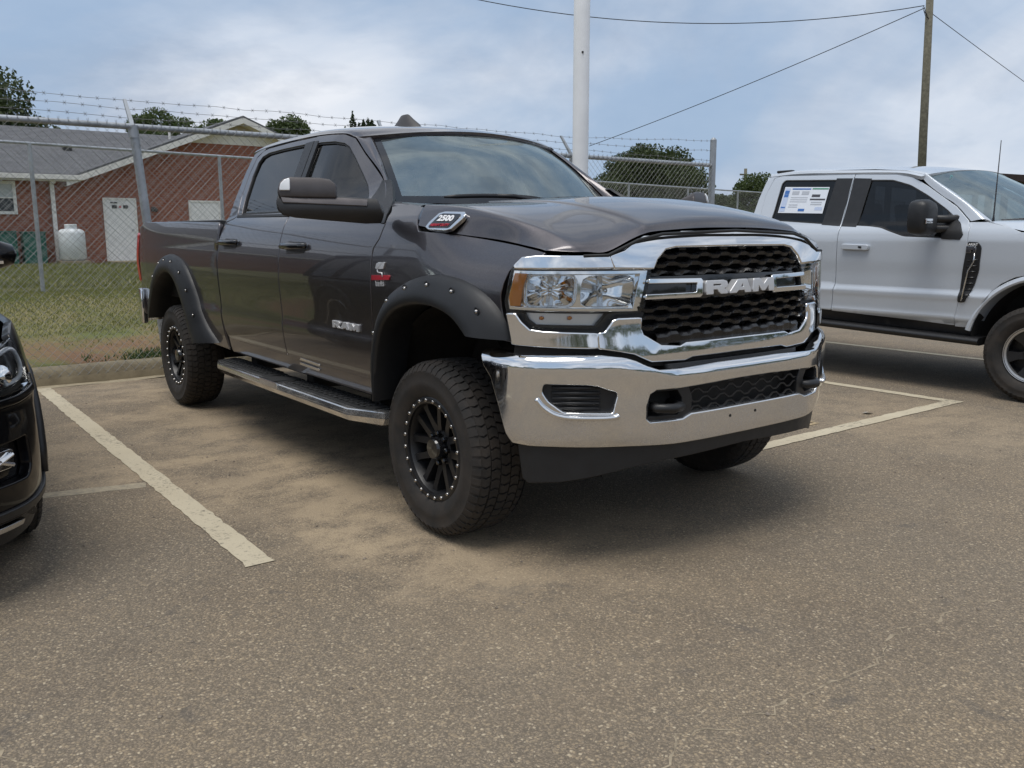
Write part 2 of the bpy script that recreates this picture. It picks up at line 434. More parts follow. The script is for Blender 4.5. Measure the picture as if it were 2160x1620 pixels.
M['trim_white']=plain('white_trim',(.74,.72,.68),.55,0,.08,2); M['siding']=plain('gable_siding',(.72,.69,.62),.6,0,.06,3); M['door_white']=plain('white_door',(.78,.77,.75),.5,0,.05,3)
M['green_box']=plain('green_box',(.018,.10,.075),.5,0,.15,4); M['tank']=plain('tank_paint',(.66,.69,.70),.4,0,.06,4)
M['dark_metal']=plain('dark_metal',(.03,.03,.03),.6); M['rust']=plain('rusted_steel',(.030,.017,.014),.85,.1,.4,6)
def brick_mat():
    m=Mat('red_brick'); g=m.coord(rot=(0,0,0)); x=m.xyz(g); c=m.n('ShaderNodeCombineXYZ'); m.t.links.new(m.math('ADD',x[0],x[1]),c.inputs[0]); m.t.links.new(x[2],c.inputs[1])
    b=m.n('ShaderNodeTexBrick'); b.inputs['Scale'].default_value=1; b.inputs['Brick Width'].default_value=.215; b.inputs['Row Height'].default_value=.075; b.inputs['Mortar Size'].default_value=.007; b.inputs['Mortar Smooth'].default_value=.2
    m.t.links.new(c.outputs[0],b.inputs['Vector']); b.inputs['Color1'].default_value=(.25,.078,.045,1); b.inputs['Color2'].default_value=(.33,.118,.068,1); b.inputs['Mortar'].default_value=(.26,.19,.165,1); b.inputs['Bias'].default_value=-.1
    col=m.mix(m.math('MULTIPLY',m.noise(.8,5,.6),.5),b.outputs['Color'],(.26,.095,.058))
    m.set(Base_Color=col,Roughness=.9); m.bump(b.outputs['Fac'],.4,-.01); return m.m
def shingle_mat():
    m=Mat('grey_shingle'); x=m.xyz(m.coord()); c=m.n('ShaderNodeCombineXYZ'); m.t.links.new(x[1],c.inputs[0]); m.t.links.new(x[0],c.inputs[1])
    b=m.n('ShaderNodeTexBrick'); b.inputs['Scale'].default_value=1; b.inputs['Brick Width'].default_value=.32; b.inputs['Row Height'].default_value=.14; b.inputs['Mortar Size'].default_value=.006
    m.t.links.new(c.outputs[0],b.inputs['Vector']); b.inputs['Color1'].default_value=(.085,.088,.095,1); b.inputs['Color2'].default_value=(.14,.142,.15,1); b.inputs['Mortar'].default_value=(.04,.04,.045,1)
    m.set(Base_Color=m.mix(m.math('MULTIPLY',m.noise(14,4,.7),.6),b.outputs['Color'],(.11,.11,.115)),Roughness=.95); return m.m
M['brick']=brick_mat(); M['shingle']=shingle_mat()
def leaf_mat(name,a,b):
    m=Mat(name); g=m.n('ShaderNodeNewGeometry'); f=m.math('ADD',m.math('MULTIPLY',g.outputs['Random Per Island'],.6),m.math('MULTIPLY',m.noise(.7,3,.6),.4))
    m.set(Base_Color=m.mix(f,a,b),Roughness=.65,Subsurface_Weight=0.0,Transmission_Weight=0.0)
    tr=m.n('ShaderNodeBsdfTranslucent'); m.put(tr.inputs[0],m.mix(f,tuple(c*1.2 for c in a),tuple(c*1.2 for c in b)))
    mx=m.n('ShaderNodeMixShader'); mx.inputs[0].default_value=.3; m.t.links.new(m.b.outputs[0],mx.inputs[1]); m.t.links.new(tr.outputs[0],mx.inputs[2]); m.t.links.new(mx.outputs[0],m.o.inputs[0]); return m.m
M['leaf']=leaf_mat('oak_leaves',(.025,.040,.012),(.075,.10,.030)); M['leaf2']=leaf_mat('light_leaves',(.035,.060,.016),(.11,.145,.045)); M['cedar']=leaf_mat('cedar_leaves',(.022,.040,.014),(.055,.080,.028))
M['bark']=plain('bark',(.07,.055,.042),.95,0,.3,8,.5,20)
M['blade']=leaf_mat('grass_blades',(.105,.135,.03),(.25,.235,.085)); M['clover']=leaf_mat('green_weeds',(.045,.095,.028),(.11,.16,.055))
def concrete():
    m=Mat('kerb_concrete'); m.set(Base_Color=m.mix(m.ramp(m.noise(5,6,.65),[(.3,0.0),(.7,1.0)]),(.19,.155,.10),(.31,.26,.17)),Roughness=.95); m.bump(m.noise(70,5,.7),.3,.006); return m.m
M['concrete']=concrete()
M['sand_edge']=plain('sandy_concrete',(.37,.31,.21),.95,0,.2,8,.3,90)
def asphalt():
    m=Mat('asphalt'); c=m.coord()
    wob=m.n('ShaderNodeVectorMath',operation='ADD'); m.t.links.new(c,wob.inputs[0]); ws=m.n('ShaderNodeVectorMath',operation='SCALE'); m.t.links.new(m.noise(30,3,.6,col=True),ws.inputs[0]); ws.inputs[3].default_value=.012; m.t.links.new(ws.outputs[0],wob.inputs[1]); v=wob.outputs[0]
    st=m.voro(125,v,out='Color'); d=m.voro(125,v); sx=m.xyz(st)
    stone=m.ramp(sx[0],[(.0,(.120,.110,.097)),(.35,(.180,.158,.130)),(.62,(.240,.205,.160)),(.88,(.33,.285,.222)),(1,(.47,.43,.36))])
    st2=m.voro(300,v,out='Color'); small=m.ramp(m.xyz(st2)[1],[(.0,(.095,.087,.078)),(.5,(.185,.163,.138)),(1,(.32,.28,.23))])
    pick=m.ramp(sx[1],[(.45,0.0),(.5,1.0)])
    base=m.mix(pick,stone,small)
    base=m.mix(m.ramp(d,[(.40,0.0),(.75,.7)]),base,(.085,.077,.068))
    base=m.mix(.18,base,(.175,.157,.134))
    big=m.ramp(m.noise(.55,6,.6),[(.32,0.0),(.70,1.0)])
    base=m.mix(1.0,base,(1.14,1.05,.91),'MULTIPLY')
    base=m.mix(m.math('MULTIPLY',big,.5),base,m.mix(1.0,base,(1.30,1.18,1.0),'MULTIPLY'))
    dk=m.ramp(m.noise(1.7,6,.65,dist=.6),[(.50,0.0),(.72,1.0)])
    base=m.mix(m.math('MULTIPLY',dk,.5),base,m.mix(1.0,base,(.70,.69,.71),'MULTIPLY'))
    oil=m.ramp(m.noise(2.6,8,.72,vec=m.coord(loc=(3,8,2)),dist=1.2),[(.60,0.0),(.66,1.0)]); base=m.mix(m.math('MULTIPLY',oil,.40),base,(.075,.070,.066))
    # wind-blown sand washed over the bay: (x, y, rx, ry, amount)
    x=m.xyz(c); tot=None
    wx=m.math('MULTIPLY_ADD',m.noise(1.3,5,.6),1.1,-.55); wy=m.math('MULTIPLY_ADD',m.noise(1.6,5,.6,vec=m.coord(loc=(9,3,1))),1.1,-.55)
    X=m.math('ADD',x[0],wx); Y=m.math('ADD',x[1],wy)
    for bx,by,rx,ry,a in [(-1.2,-.9,1.0,.75,.95),(-.3,-1.15,.75,.45,1.0),(.2,-1.0,.6,.4,.7),(.65,-.35,.5,.7,.35),(-2.6,-.9,.8,.7,.75),(-3.5,-1.2,.35,.8,.7),(-4.4,-.9,.3,.9,.8),(-5.0,-.5,.35,2.5,.7),(-1.9,-1.6,.16,1.6,.8),(-2.5,-2.3,.8,.6,.45),(1.0,-1.3,.6,.5,.15),(.1,3.1,1.2,.9,.45),(-2.5,3.4,1.5,.8,.4),(-2.5,5.4,1.6,1.0,.35),(-3.6,.2,1.0,1.3,.7)]:
        q=m.math('ADD',m.math('POWER',m.math('ABSOLUTE',m.math('DIVIDE',m.math('SUBTRACT',X,bx),rx)),2.0),m.math('POWER',m.math('ABSOLUTE',m.math('DIVIDE',m.math('SUBTRACT',Y,by),ry)),2.0))
        g=m.math('MULTIPLY',m.math('SUBTRACT',1.0,m.step(q,.1,1.6)),a)
        tot=g if tot is None else m.math('MAXIMUM',tot,g)
    stk=m.noise(3.0,6,.7,vec=m.coord(scale=(1.25,.85,1)))
    fineg=m.noise(60,5,.8)
    sm=m.math('MULTIPLY',tot,m.ramp(m.math('MULTIPLY_ADD',fineg,.40,m.math('MULTIPLY',stk,.80)),[(.50,0.0),(.66,1.0)]))
    scol=m.mix(m.noise(2.5,5,.6),(.36,.28,.19),(.50,.385,.245))
    base=m.mix(m.math('MULTIPLY',sm,.88),base,scol)
    m.set(Base_Color=base,Roughness=.92)
    h=m.math('ADD',m.math('MULTIPLY',m.math('SUBTRACT',.7,d),1.0),m.math('MULTIPLY',fineg,.5)); m.bump(h,.55,.006); return m.m
M['asphalt']=asphalt()
def line_paint():
    m=Mat('worn_line_paint'); n=m.noise(38,6,.75); k=m.ramp(m.math('MULTIPLY_ADD',m.noise(2.2,4,.6),.35,m.math('MULTIPLY',n,.75)),[(.40,0.0),(.51,1.0)]); g=m.noise(3,5,.6)
    m.set(Base_Color=m.mix(k,(.19,.165,.13),m.mix(g,(.46,.39,.27),(.60,.53,.39))),Roughness=.9); m.bump(m.voro(80),.3,.004); return m.m
M['line']=line_paint()
def soil():
    m=Mat('grassy_ground'); a=m.mix(m.ramp(m.noise(1.1,6,.65),[(.35,0.0),(.65,1.0)]),(.115,.135,.036),(.22,.19,.08))
    dirt=m.ramp(m.noise(.9,6,.7,vec=m.coord(loc=(4,2,0))),[(.44,0.0),(.58,1.0)]); x=m.xyz(m.coord())[0]
    near=m.step(x,-7.4,-5.9)
    f=m.math('MULTIPLY',m.math('MULTIPLY_ADD',near,.85,.12),dirt,clamp=True)
    m.set(Base_Color=m.mix(f,a,m.mix(m.noise(9,5,.7),(.16,.085,.045),(.27,.16,.09))),Roughness=.98); m.bump(m.noise(30,6,.7),.6,.03); return m.m
M['soil']=soil()
# ---------------------------------------------------------------- pickup surfaces (metres, x forward, y left, z up,
# origin on the ground below the front axle)
def curve1(pts):
    """monotone cubic through (a, b) pairs"""
    xs=[float(p[0]) for p in pts]; ys=[float(p[1]) for p in pts]; n=len(xs)
    h=[xs[i+1]-xs[i] for i in range(n-1)]; d=[(ys[i+1]-ys[i])/h[i] for i in range(n-1)]
    m=[d[0]]+[0.0]*(n-2)+[d[-1]]
    for i in range(1,n-1):
        if d[i-1]*d[i]>0:
            w1=2*h[i]+h[i-1]; w2=h[i]+2*h[i-1]
            m[i]=(w1+w2)/(w1/d[i-1]+w2/d[i])
    def f(x):
        if x<=xs[0]: return ys[0]+m[0]*(x-xs[0])
        if x>=xs[-1]: return ys[-1]+m[-1]*(x-xs[-1])
        lo=bisect.bisect_right(xs,x)-1
        t=(x-xs[lo])/h[lo]; t2=t*t; t3=t2*t
        return (2*t3-3*t2+1)*ys[lo]+(t3-2*t2+t)*h[lo]*m[lo]+(-2*t3+3*t2)*ys[lo+1]+(t3-t2)*h[lo]*m[lo+1]
    return f
def smooth01(t):
    t=min(1.0,max(0.0,t)); return t*t*(3-2*t)

# body side: half width over height, with tapers at nose and tail
_side=curve1([(.40,.895),(.52,.930),(.60,.957),(.70,.978),(.82,.991),(.845,.987),(.90,.989),(1.00,.996),(1.10,1.0),(1.18,.997),
              (1.26,.986),(1.33,.968),(1.385,.946),(1.42,.922),(1.45,.898),(1.50,.877),(1.65,.807),(1.80,.736),(1.88,.698),(1.95,.66)])
def ram_side(x,z):
    y=_side(z)
    if x<-2.664 and -5.2<x and z>1.25 and z<1.5:                    # the bed rail stays upright
        y=.990-.0*(z-1.25)-.9*max(0,z-1.33)**2-.12*(z-1.25)
    if z>1.40 and x>-1.45: y-=.075*smooth01((x+1.45)/.75)*smooth01((z-1.40)/.20)
    if x<-3.9: y-=.055*((-3.9-x)/.9)**2
    if x>-.1:
        y-=.06*((x+.1)/.7)**2
        k=smooth01((x+.1)/.5)
        y-=k*1.9*max(0,z-1.10)**2
    return y
# front fascia: plan curve (arc length u from the centre line) -> x, y
def plan(pts):
    """pts (x,y) from centre outwards; returns u -> (x, y)"""
    us=[0.0]
    for a,b in zip(pts,pts[1:]): us.append(us[-1]+math.hypot(b[0]-a[0],b[1]-a[1]))
    fx=curve1([(u,p[0]) for u,p in zip(us,pts)]); fy=curve1([(u,p[1]) for u,p in zip(us,pts)])
    return (lambda u:(fx(u),fy(u))), us[-1]
_fp,FP_LEN=plan([(.860,0),(.857,.15),(.848,.30),(.832,.45),(.805,.58),(.765,.70),(.708,.81),(.640,.895),(.560,.955),(.470,.985)])
_flean=curve1([(.70,.02),(.85,.015),(1.0,.0),(1.1,-.003),(1.2,-.012),(1.28,-.03),(1.35,-.065),(1.40,-.11)])
def ram_front(u,z,off=0.0):
    """u>0 is the truck's right (negative y)"""
    s=-1 if u>=0 else 1; a=abs(u)
    x,y=_fp(a); x2,y2=_fp(a+.004)
    tx,ty=x2-x,y2-y; l=math.hypot(tx,ty)
    o=_flean(z)*(1-.55*smooth01((a-.45)/.5))+off
    return (x+o*ty/l, s*(y-o*tx/l), z)
_bp,BP_LEN=plan([(.945,0),(.942,.2),(.928,.40),(.890,.54),(.838,.66),(.770,.775),(.690,.872),(.610,.945),(.50,.985),(.40,1.0)])
_bprof=curve1([(.48,-.055),(.515,-.022),(.55,-.007),(.60,.0),(.72,.004),(.82,.004),(.848,.001),(.866,-.007),(.880,-.024),(.892,-.052),(.92,-.12)])
def ram_bumper(u,z,off=0.0):
    s=-1 if u>=0 else 1; a=abs(u)
    x,y=_bp(a); x2,y2=_bp(a+.004)
    tx,ty=x2-x,y2-y; l=math.hypot(tx,ty)
    zz=z+.045*(1-smooth01((a-.35)/.35))      # the profile sits lower in the middle
    o=_bprof(zz)+off
    return (x+o*ty/l, s*(y-o*tx/l), z)
_fside=curve1([(.40,.90),(.52,.940),(.575,.950),(.60,.972),(.63,.988),(.66,.984),(.76,.990),(.808,1.000),(.868,.974),(.95,.974),(1.10,.983),(1.25,.984),(1.33,.972),(1.375,.948),(1.41,.920),(1.46,.897),(1.60,.845),(1.80,.770),(1.88,.738),(1.95,.70)])
def ford_side(x,z):
    y=_fside(z)
    if x<-2.95 and 1.25<z<1.6: y=.98-.8*max(0,z-1.33)**2
    if x>-.2: y-=.05*((x+.2)/.9)**2+.9*smooth01((x+.2)/.5)*max(0,z-1.15)**2
    return y
# ---------------------------------------------------------------- ground, kerb, grass bank, markings
def sheet(name,pts,z,mat):
    return struct(mesh(name,[(x,y,z) for x,y in pts],[tuple(range(len(pts)))],mat))
KX=-5.36                                   # kerb face
sheet('asphalt',[(KX-.05,-300),(300,-300),(300,300),(KX-.05,300)],0,M['asphalt'])
# kerb: extruded section along y, sandy gutter edge in front
def extr(name,prof,y0,y1,mat,n=1,jit=0):
    V=[];ys=[y0+(y1-y0)*i/n for i in range(n+1)]; rnd=random.Random(2)
    for y in ys:
        for x,z in prof: V.append((x+rnd.uniform(-jit,jit),y,z+rnd.uniform(-jit,jit)*.4))
    k=len(prof); F=[(i*k+j,(i+1)*k+j,(i+1)*k+j+1,i*k+j+1) for i in range(n) for j in range(k-1)]
    o=mesh(name,V,F,mat,None,True); o.data.set_sharp_from_angle(angle=R(40)); return struct(o)
extr('kerb',[(KX,-.02),(KX-.015,.06),(KX-.06,.125),(KX-.10,.145),(KX-.20,.155),(KX-.215,.10)],-60,60,M['concrete'],600,.004)
extr('gutter_edge',[(KX+.10,.0042),(KX-.03,.006)],-60,60,M['sand_edge'],500,.016)
# grass bank rising to the fence, then level to the building
bank=curve1([(-300,.2),(-60,.30),(-28,.37),(-20,.42),(-11.3,.50),(-9,.44),(-7.2,.33),(-5.9,.20),(-5.58,.150)])
def ground_z(x,y):
    if x>KX-.21: return 0.0
    n=math.sin(x*1.7+y*.9)*.02+math.sin(x*.6-y*1.3)*.02
    return bank(x)+n*min(1,max(0,(-5.6-x)/1.5))
xs=[-300,-200,-120,-80,-55,-42,-34,-29,-26,-23]+[-20+.5*i for i in range(29)]+[-5.9,-5.75,-5.65,-5.58,-5.555]
ys=[-300,-180,-100,-60,-40,-28,-20]+[-16+.5*i for i in range(69)]+[22,26,32,40,55,80,120,200,300]
V=[(x,y,ground_z(x,y) if x>-30 else bank(x)) for x in xs for y in ys]; ny=len(ys)
F=[(i*ny+j,(i+1)*ny+j,(i+1)*ny+j+1,i*ny+j+1) for i in range(len(xs)-1) for j in range(ny-1)]
struct(mesh('grass_bank',V,F,M['soil'],None,True))
# painted bay lines, 4 mm above the asphalt, slightly ragged
def marking(P0,P1,w,z=.004,seed=1,mat=None):
    rnd=random.Random(seed); a=Vector(P0);b=Vector(P1); d=(b-a); n=max(4,int(d.length/.06)); d.normalize(); s=Vector((-d.y,d.x))
    V=[]
    for i in range(n+1):
        p=a.lerp(b,i/n); V+=[(*(p-s*(w/2+rnd.uniform(-.006,.006))),z),(*(p+s*(w/2+rnd.uniform(-.006,.006))),z)]
    return struct(mesh('bay_marking',V,[(2*i,2*i+2,2*i+3,2*i+1) for i in range(n)],mat or M['line']))
marking((KX+.08,-1.72),(-.13,-1.735),.115,.004,1)
marking((KX+.08,1.12),(-.18,1.12),.11,.004,2)
marking((-.12,1.06),(-.12,4.02),.11,.0045,3)
marking((KX+.08,3.965),(-.178,3.965),.105,.004,4)
marking((KX+.08,6.58),(-.12,6.53),.105,.004,5)
marking((KX+.08,9.2),(-.12,9.2),.105,.004,6); marking((KX+.08,-4.5),(-.12,-4.5),.11,.004,7)
# faded stencil left between the bays
b=MB()
for (x0,y0,x1,y1) in ((-.43,2.12,-.40,2.42),(-.33,2.12,-.30,2.42),(-.40,2.12,-.33,2.14),(-.40,2.40,-.33,2.42)): b.add([(x0,y0,.0042),(x1,y0,.0042),(x1,y1,.0042),(x0,y1,.0042)],[(0,1,2,3)])
struct(b.build('worn_stencil',plain('worn_yellow_paint',(.42,.32,.19),.9,0,.3,30),fix=False))
def faded():
    m=Mat('faded_line'); c=m.noise(26,6,.75); m.set(Base_Color=m.mix(m.ramp(c,[(.40,0.0),(.60,1.0)]),(.27,.235,.175),(.40,.335,.235)),Roughness=.95); return m.m
marking((-2.02,-3.4),(-1.62,-1.80),.10,.0012,21,faded())
# cracks: ragged ribbons of grit
def crack(P,w,seed,name='asphalt_crack'):
    rnd=random.Random(seed); P=resample(P,.035,False); V=[];o=Vector((0,0)); D=[]
    for i,p in enumerate(P):
        t=Vector(P[min(i+1,len(P)-1)])-Vector(P[max(i-1,0)]); t.normalize(); s=Vector((-t.y,t.x)); o=o*.62+s*rnd.gauss(0,.014)
        c=Vector(p)+o; ww=w*max(.12,rnd.gauss(.45,.40))
        V+=[(*(c-s*ww),.0010),(*(c+s*ww*.8),.0010)]; dw=.0014*rnd.uniform(0,1.2); D+=[(*(c-s*dw),.0045),(*(c+s*dw),.0045)]
    F=[(2*i,2*i+1,2*i+3,2*i+2) for i in range(len(P)-1)]
    a=struct(mesh(name,V,F,plain('crack_sand',(.30,.245,.17),.95,0,.45,25))); return a
crack([(1.806, -1.449), (1.784, -1.356), (1.791, -1.213), (1.816, -1.063), (1.835, -0.937), (1.838, -0.804), (1.851, -0.626), (1.854, -0.5), (1.804, -0.27), (1.797, -0.072), (1.811, 0.172), (1.824, 0.401), (1.844, 0.616)],.006,11)
crack([(0.658, -2.76), (0.72, -2.751), (0.828, -2.738)],.006,12)
crack([(-1.499, 7.287), (-1.535, 6.599), (-1.816, 6.619), (-2.133, 6.679)],.012,13)
# loose grit
rnd=random.Random(5); b=MB()
for i in range(900):
    if i<650: x=rnd.uniform(-5,2.2); y=rnd.uniform(-2.6,2.5)
    else: x=rnd.uniform(-3,2.5); y=rnd.uniform(-2.5,6)
    s=rnd.choice([.003,.004,.004,.006,.009]); a=rnd.uniform(0,3)
    V=[(x+s*math.cos(a+q*1.57)*rnd.uniform(.7,1.2),y+s*math.sin(a+q*1.57)*rnd.uniform(.7,1.2),.002) for q in range(4)]+[(x,y,s*.9)]
    b.add(V,[(0,1,4),(1,2,4),(2,3,4),(3,0,4)])
g=b.build('loose_grit',plain('grit',(.22,.18,.14),.9,0,.6,90),fix=False); tag(g,'loose grit scattered over the asphalt around the vehicles','grit'); g['kind']='stuff'
tag(MB().add([(-.30,2.95,.012),(-.25,2.98,.022),(-.265,3.05,.010),(-.31,3.02,.006)],[(0,1,2,3)]).build('paper_scrap',plain('paper_scrap',(.62,.68,.70),.7)),'small pale paper scrap on the asphalt inside the corner of the painted bay','litter')
# ---------------------------------------------------------------- wheels (axis along y, outer face towards -y)
def make_wheel(parent,loc,rad,width,style,mirror=False):
    s=1 if mirror else -1; rr=rad*(.575 if style=='beadlock' else .60); w=width/2
    def Y(a): return s*a                  # a>0 is outboard
    o=Vector(loc)
    # rim: barrel, face and spokes
    b=MB()
    b.lathe([(rr*.99,Y(w*.80)),(rr*.93,Y(w*.86)),(rr*.88,Y(w*.74)),(rr*.86,Y(w*.2)),(rr*.84,Y(-w*.6)),(rr*.95,Y(-w*.8))],n=48)
    b.lathe([(rr*.86,Y(w*.05)),(rr*.30,Y(w*.0)),(0.001,Y(0))],n=48)
    ns=6
    for k in range(ns):
        a0=2*math.pi*k/ns+.18
        if style=='beadlock':
            for d in (-1,1):
                def pt(r,t,y): return (r*math.cos(a0)-t*math.sin(a0),Y(y),r*math.sin(a0)+t*math.cos(a0))
                V=[]
                for r,c,t,y in ((rr*.22,.026,.020,w*.50),(rr*.50,.034,.015,w*.60),(rr*.74,.041,.014,w*.66),(rr*.885,.050,.020,w*.70)):
                    V+=[pt(r,d*c-t,y),pt(r,d*c+t,y),pt(r,d*c+t*1.2,y-.055),pt(r,d*c-t*1.2,y-.055)]
                b.add(V,[(4*i+q,4*i+(q+1)%4,4*i+4+(q+1)%4,4*i+4+q) for i in range(3) for q in range(4)])
        else:
            def pt(r,a,t,y): return (r*math.cos(a)-t*math.sin(a),Y(y),r*math.sin(a)+t*math.cos(a))
            prof=[(rr*.2,a0,w*.45),(rr*.55,a0,w*.60),(rr*.9,a0,w*.74)]; th=[.03,.028,.05]; V=[]
            for (r,a,y),t in zip(prof,th): V+=[pt(r,a,-t,y),pt(r,a,t,y),pt(r,a,t*1.2,y-.06),pt(r,a,-t*1.2,y-.06)]
            b.add(V,[(4*i+q,4*i+(q+1)%4,4*i+4+(q+1)%4,4*i+4+q) for i in range(2) for q in range(4)])
    b.lathe([(rr*.37,Y(w*.20)),(rr*.36,Y(w*.52)),(rr*.30,Y(w*.55)),(rr*.27,Y(w*.4))],n=32)
    V=[(x+o.x,y+o.y,z+o.z) for x,y,z in b.V]; b.V=V
    wheel=b.build('wheel',M['rim'],parent,auto=35)
    if style!='beadlock':
        rg=MB().lathe([(rr*.985,Y(w*.80)),(rr*.96,Y(w*.865)),(rr*.86,Y(w*.80)),(rr*.85,Y(w*.6))],loc,n=48); rg.build('rim_lip',M['rim_grey'],wheel,auto=40)
    # hub cap with eight lug nuts
    h=MB().lathe([(rr*.235,Y(w*.45)),(rr*.225,Y(w*.78)),(rr*.19,Y(w*.86)),(.001,Y(w*.87))],loc,n=24)
    for k in range(8):
        a=2*math.pi*k/8; h.lathe([(.012,Y(w*.45)),(.012,Y(w*.66)),(.008,Y(w*.69)),(.001,Y(w*.69))],(o.x+rr*.30*math.cos(a),o.y,o.z+rr*.30*math.sin(a)),n=6)
    h.build('hub_cap',M['gloss_black'],wheel,auto=40)
    if style=='beadlock':
        r=MB().lathe([(rr*.90,Y(w*.70)),(rr*.905,Y(w*.885)),(rr*.93,Y(w*.91)),(rr*1.0,Y(w*.905)),(rr*1.035,Y(w*.87)),(rr*1.03,Y(w*.78))],loc,n=64)
        r.build('clamp_ring',M['rim'],wheel,auto=35)
        q=MB()
        for k in range(24):
            a=2*math.pi*(k+.5)/24; q.lathe([(.0085,Y(w*.88)),(.0085,Y(w*.945)),(.006,Y(w*.965)),(.0005,Y(w*.965))],(o.x+rr*.968*math.cos(a),o.y,o.z+rr*.968*math.sin(a)),n=8)
        rb=q.build('rim_bolts',M['steel'],wheel,auto=50); rb['kind']='stuff'
    # tyre: carcass plus tread blocks
    t=MB(); ri=rr*1.02
    prof=[(ri*.97,-w*.80),(ri*1.03,-w*.92),(ri+(rad-ri)*.45,-w*1.04),(rad*.875,-w*1.02),(rad*.925,-w*.95),(rad*.962,-w*.80),(rad*.975,-w*.4),(rad*.978,0),(rad*.975,w*.4),(rad*.962,w*.80),(rad*.925,w*.95),(rad*.875,w*1.03),(rad*.868,w*1.022),(ri+(rad-ri)*.45,w*1.05),(ri+(rad-ri)*.40,w*1.06),(ri+(rad-ri)*.33,w*1.05),(ri*1.06,w*.95),(ri*1.03,w*.90),(ri*.97,w*.80)]
    t.lathe([(r_,Y(a)) for r_,a in prof],n=72)
    rnd=random.Random(3)
    nb=56
    rows=[(-.86,-.56,0),(-.52,-.20,.5),(-.17,.17,.0),(.20,.52,.5),(.56,.86,0)]
    for ri_,(a0,a1,ph) in enumerate(rows):
        edge=ri_ in (0,4)
        for k in range(nb):
            c0=2*math.pi*(k+ph+.06)/nb; c1=2*math.pi*(k+ph+.90)/nb; cm=(c0+c1)/2
            sk=.022*(1 if ri_%2 else -1)
            ra=rad*.945; rb=rad*(1.0-(.004 if ri_ in (1,3) else 0) if not edge else .990); y0,y1=a0*w,a1*w
            V=[]
            for r_ in (ra,rb):
                in_=.94 if r_==rb else 1.0
                pts=[(y0,c0),(y0,c1),((y0+y1)/2,c1+sk),(y1,c1),(y1,c0),((y0+y1)/2,c0+sk)]
                ym=(y0+y1)/2
                for y,c in pts:
                    yy=ym+(y-ym)*in_; cc=cm+(c-cm)*in_
                    rad_=r_-(.013 if edge and abs(yy)>w*.75 and r_==rb else 0)
                    V.append((rad_*math.cos(cc),Y(yy),rad_*math.sin(cc)))
            t.add(V,[(6,7,8,9,10,11)]+[(i,(i+1)%6,6+(i+1)%6,6+i) for i in range(6)])
            if edge:      # shoulder lugs running down the sidewall
                sg=1 if a1>0 else -1
                if True:
                    V=[]
                    for r_,y in ((rad*.968,w*.86),(rad*.930,w*.965),(rad*.885,w*1.035)):
                        for c in (c0,c0+(c1-c0)*.8): V+=[(r_*math.cos(c),Y(sg*y),r_*math.sin(c))]
                    for r_,y in ((rad*.945,w*.80),(rad*.915,w*.93),(rad*.875,w*1.0)):
                        for c in (c0,c0+(c1-c0)*.8): V+=[(r_*math.cos(c),Y(sg*y),r_*math.sin(c))]
                    t.add(V,[(0,1,3,2),(2,3,5,4),(0,2,8,6),(2,4,10,8),(1,7,9,3),(3,9,11,5),(4,5,11,10)])
    t.V=[(x+o.x,y+o.y,z+o.z) for x,y,z in t.V]
    # the contact patch is squashed flat
    t.V=[(x,y,max(z,.004)) for x,y,z in t.V]
    t.build('tyre',M['tyre'],wheel,auto=42)
    return wheel

# ---------------------------------------------------------------- dark grey pickup
ram=thing('pickup_truck','dark grey lifted crew cab pickup with chrome grille, parked in the middle','pickup')
G=M['granite']; CH=M['chrome']; PL=M['plastic']
side=lambda off=0.0:(lambda x,z:(x,-(ram_side(x,z)+off),z))
front=lambda off=0.0:(lambda u,z:ram_front(u,z,off))
bump_=lambda off=0.0:(lambda u,z:ram_bumper(u,z,off))
def sym(right):            # right half outline given from centre-top round to centre-bottom -> whole loop
    return right+[(-a,b) for a,b in right[::-1] if abs(a)>1e-6]

# doors
FD=[(-1.603,.64),(-.585,.634),(-.545,.74),(-.522,.837),(-.503,1.04),(-.500,1.21),(-.494,1.267),(-.452,1.316),(-.436,1.376),(-.480,1.43),(-.600,1.478),(-.810,1.612),(-1.055,1.752),(-1.198,1.842),(-1.322,1.874),(-1.50,1.888),(-1.690,1.896),(-1.655,1.5),(-1.610,1.40),(-1.603,1.2)]
FW=[(-1.642,1.455),(-.725,1.452),(-.915,1.590),(-1.120,1.738),(-1.218,1.803),(-1.287,1.829),(-1.41,1.848),(-1.60,1.858),(-1.668,1.856),(-1.650,1.62)]
RD=[(-2.60,.66),(-2.53,.645),(-1.617,.64),(-1.617,1.2),(-1.624,1.40),(-1.669,1.5),(-1.695,1.893),(-2.06,1.891),(-2.42,1.880),(-2.495,1.868),(-2.560,1.832),(-2.580,1.74),(-2.556,1.58),(-2.500,1.452),(-2.53,1.432),(-2.632,1.408),(-2.648,1.30),(-2.648,.80),(-2.630,.70)]
RW=[(-2.440,1.455),(-1.682,1.455),(-1.692,1.70),(-1.706,1.866),(-2.16,1.863),(-2.38,1.855),(-2.47,1.836),(-2.51,1.797),(-2.516,1.71),(-2.482,1.56)]
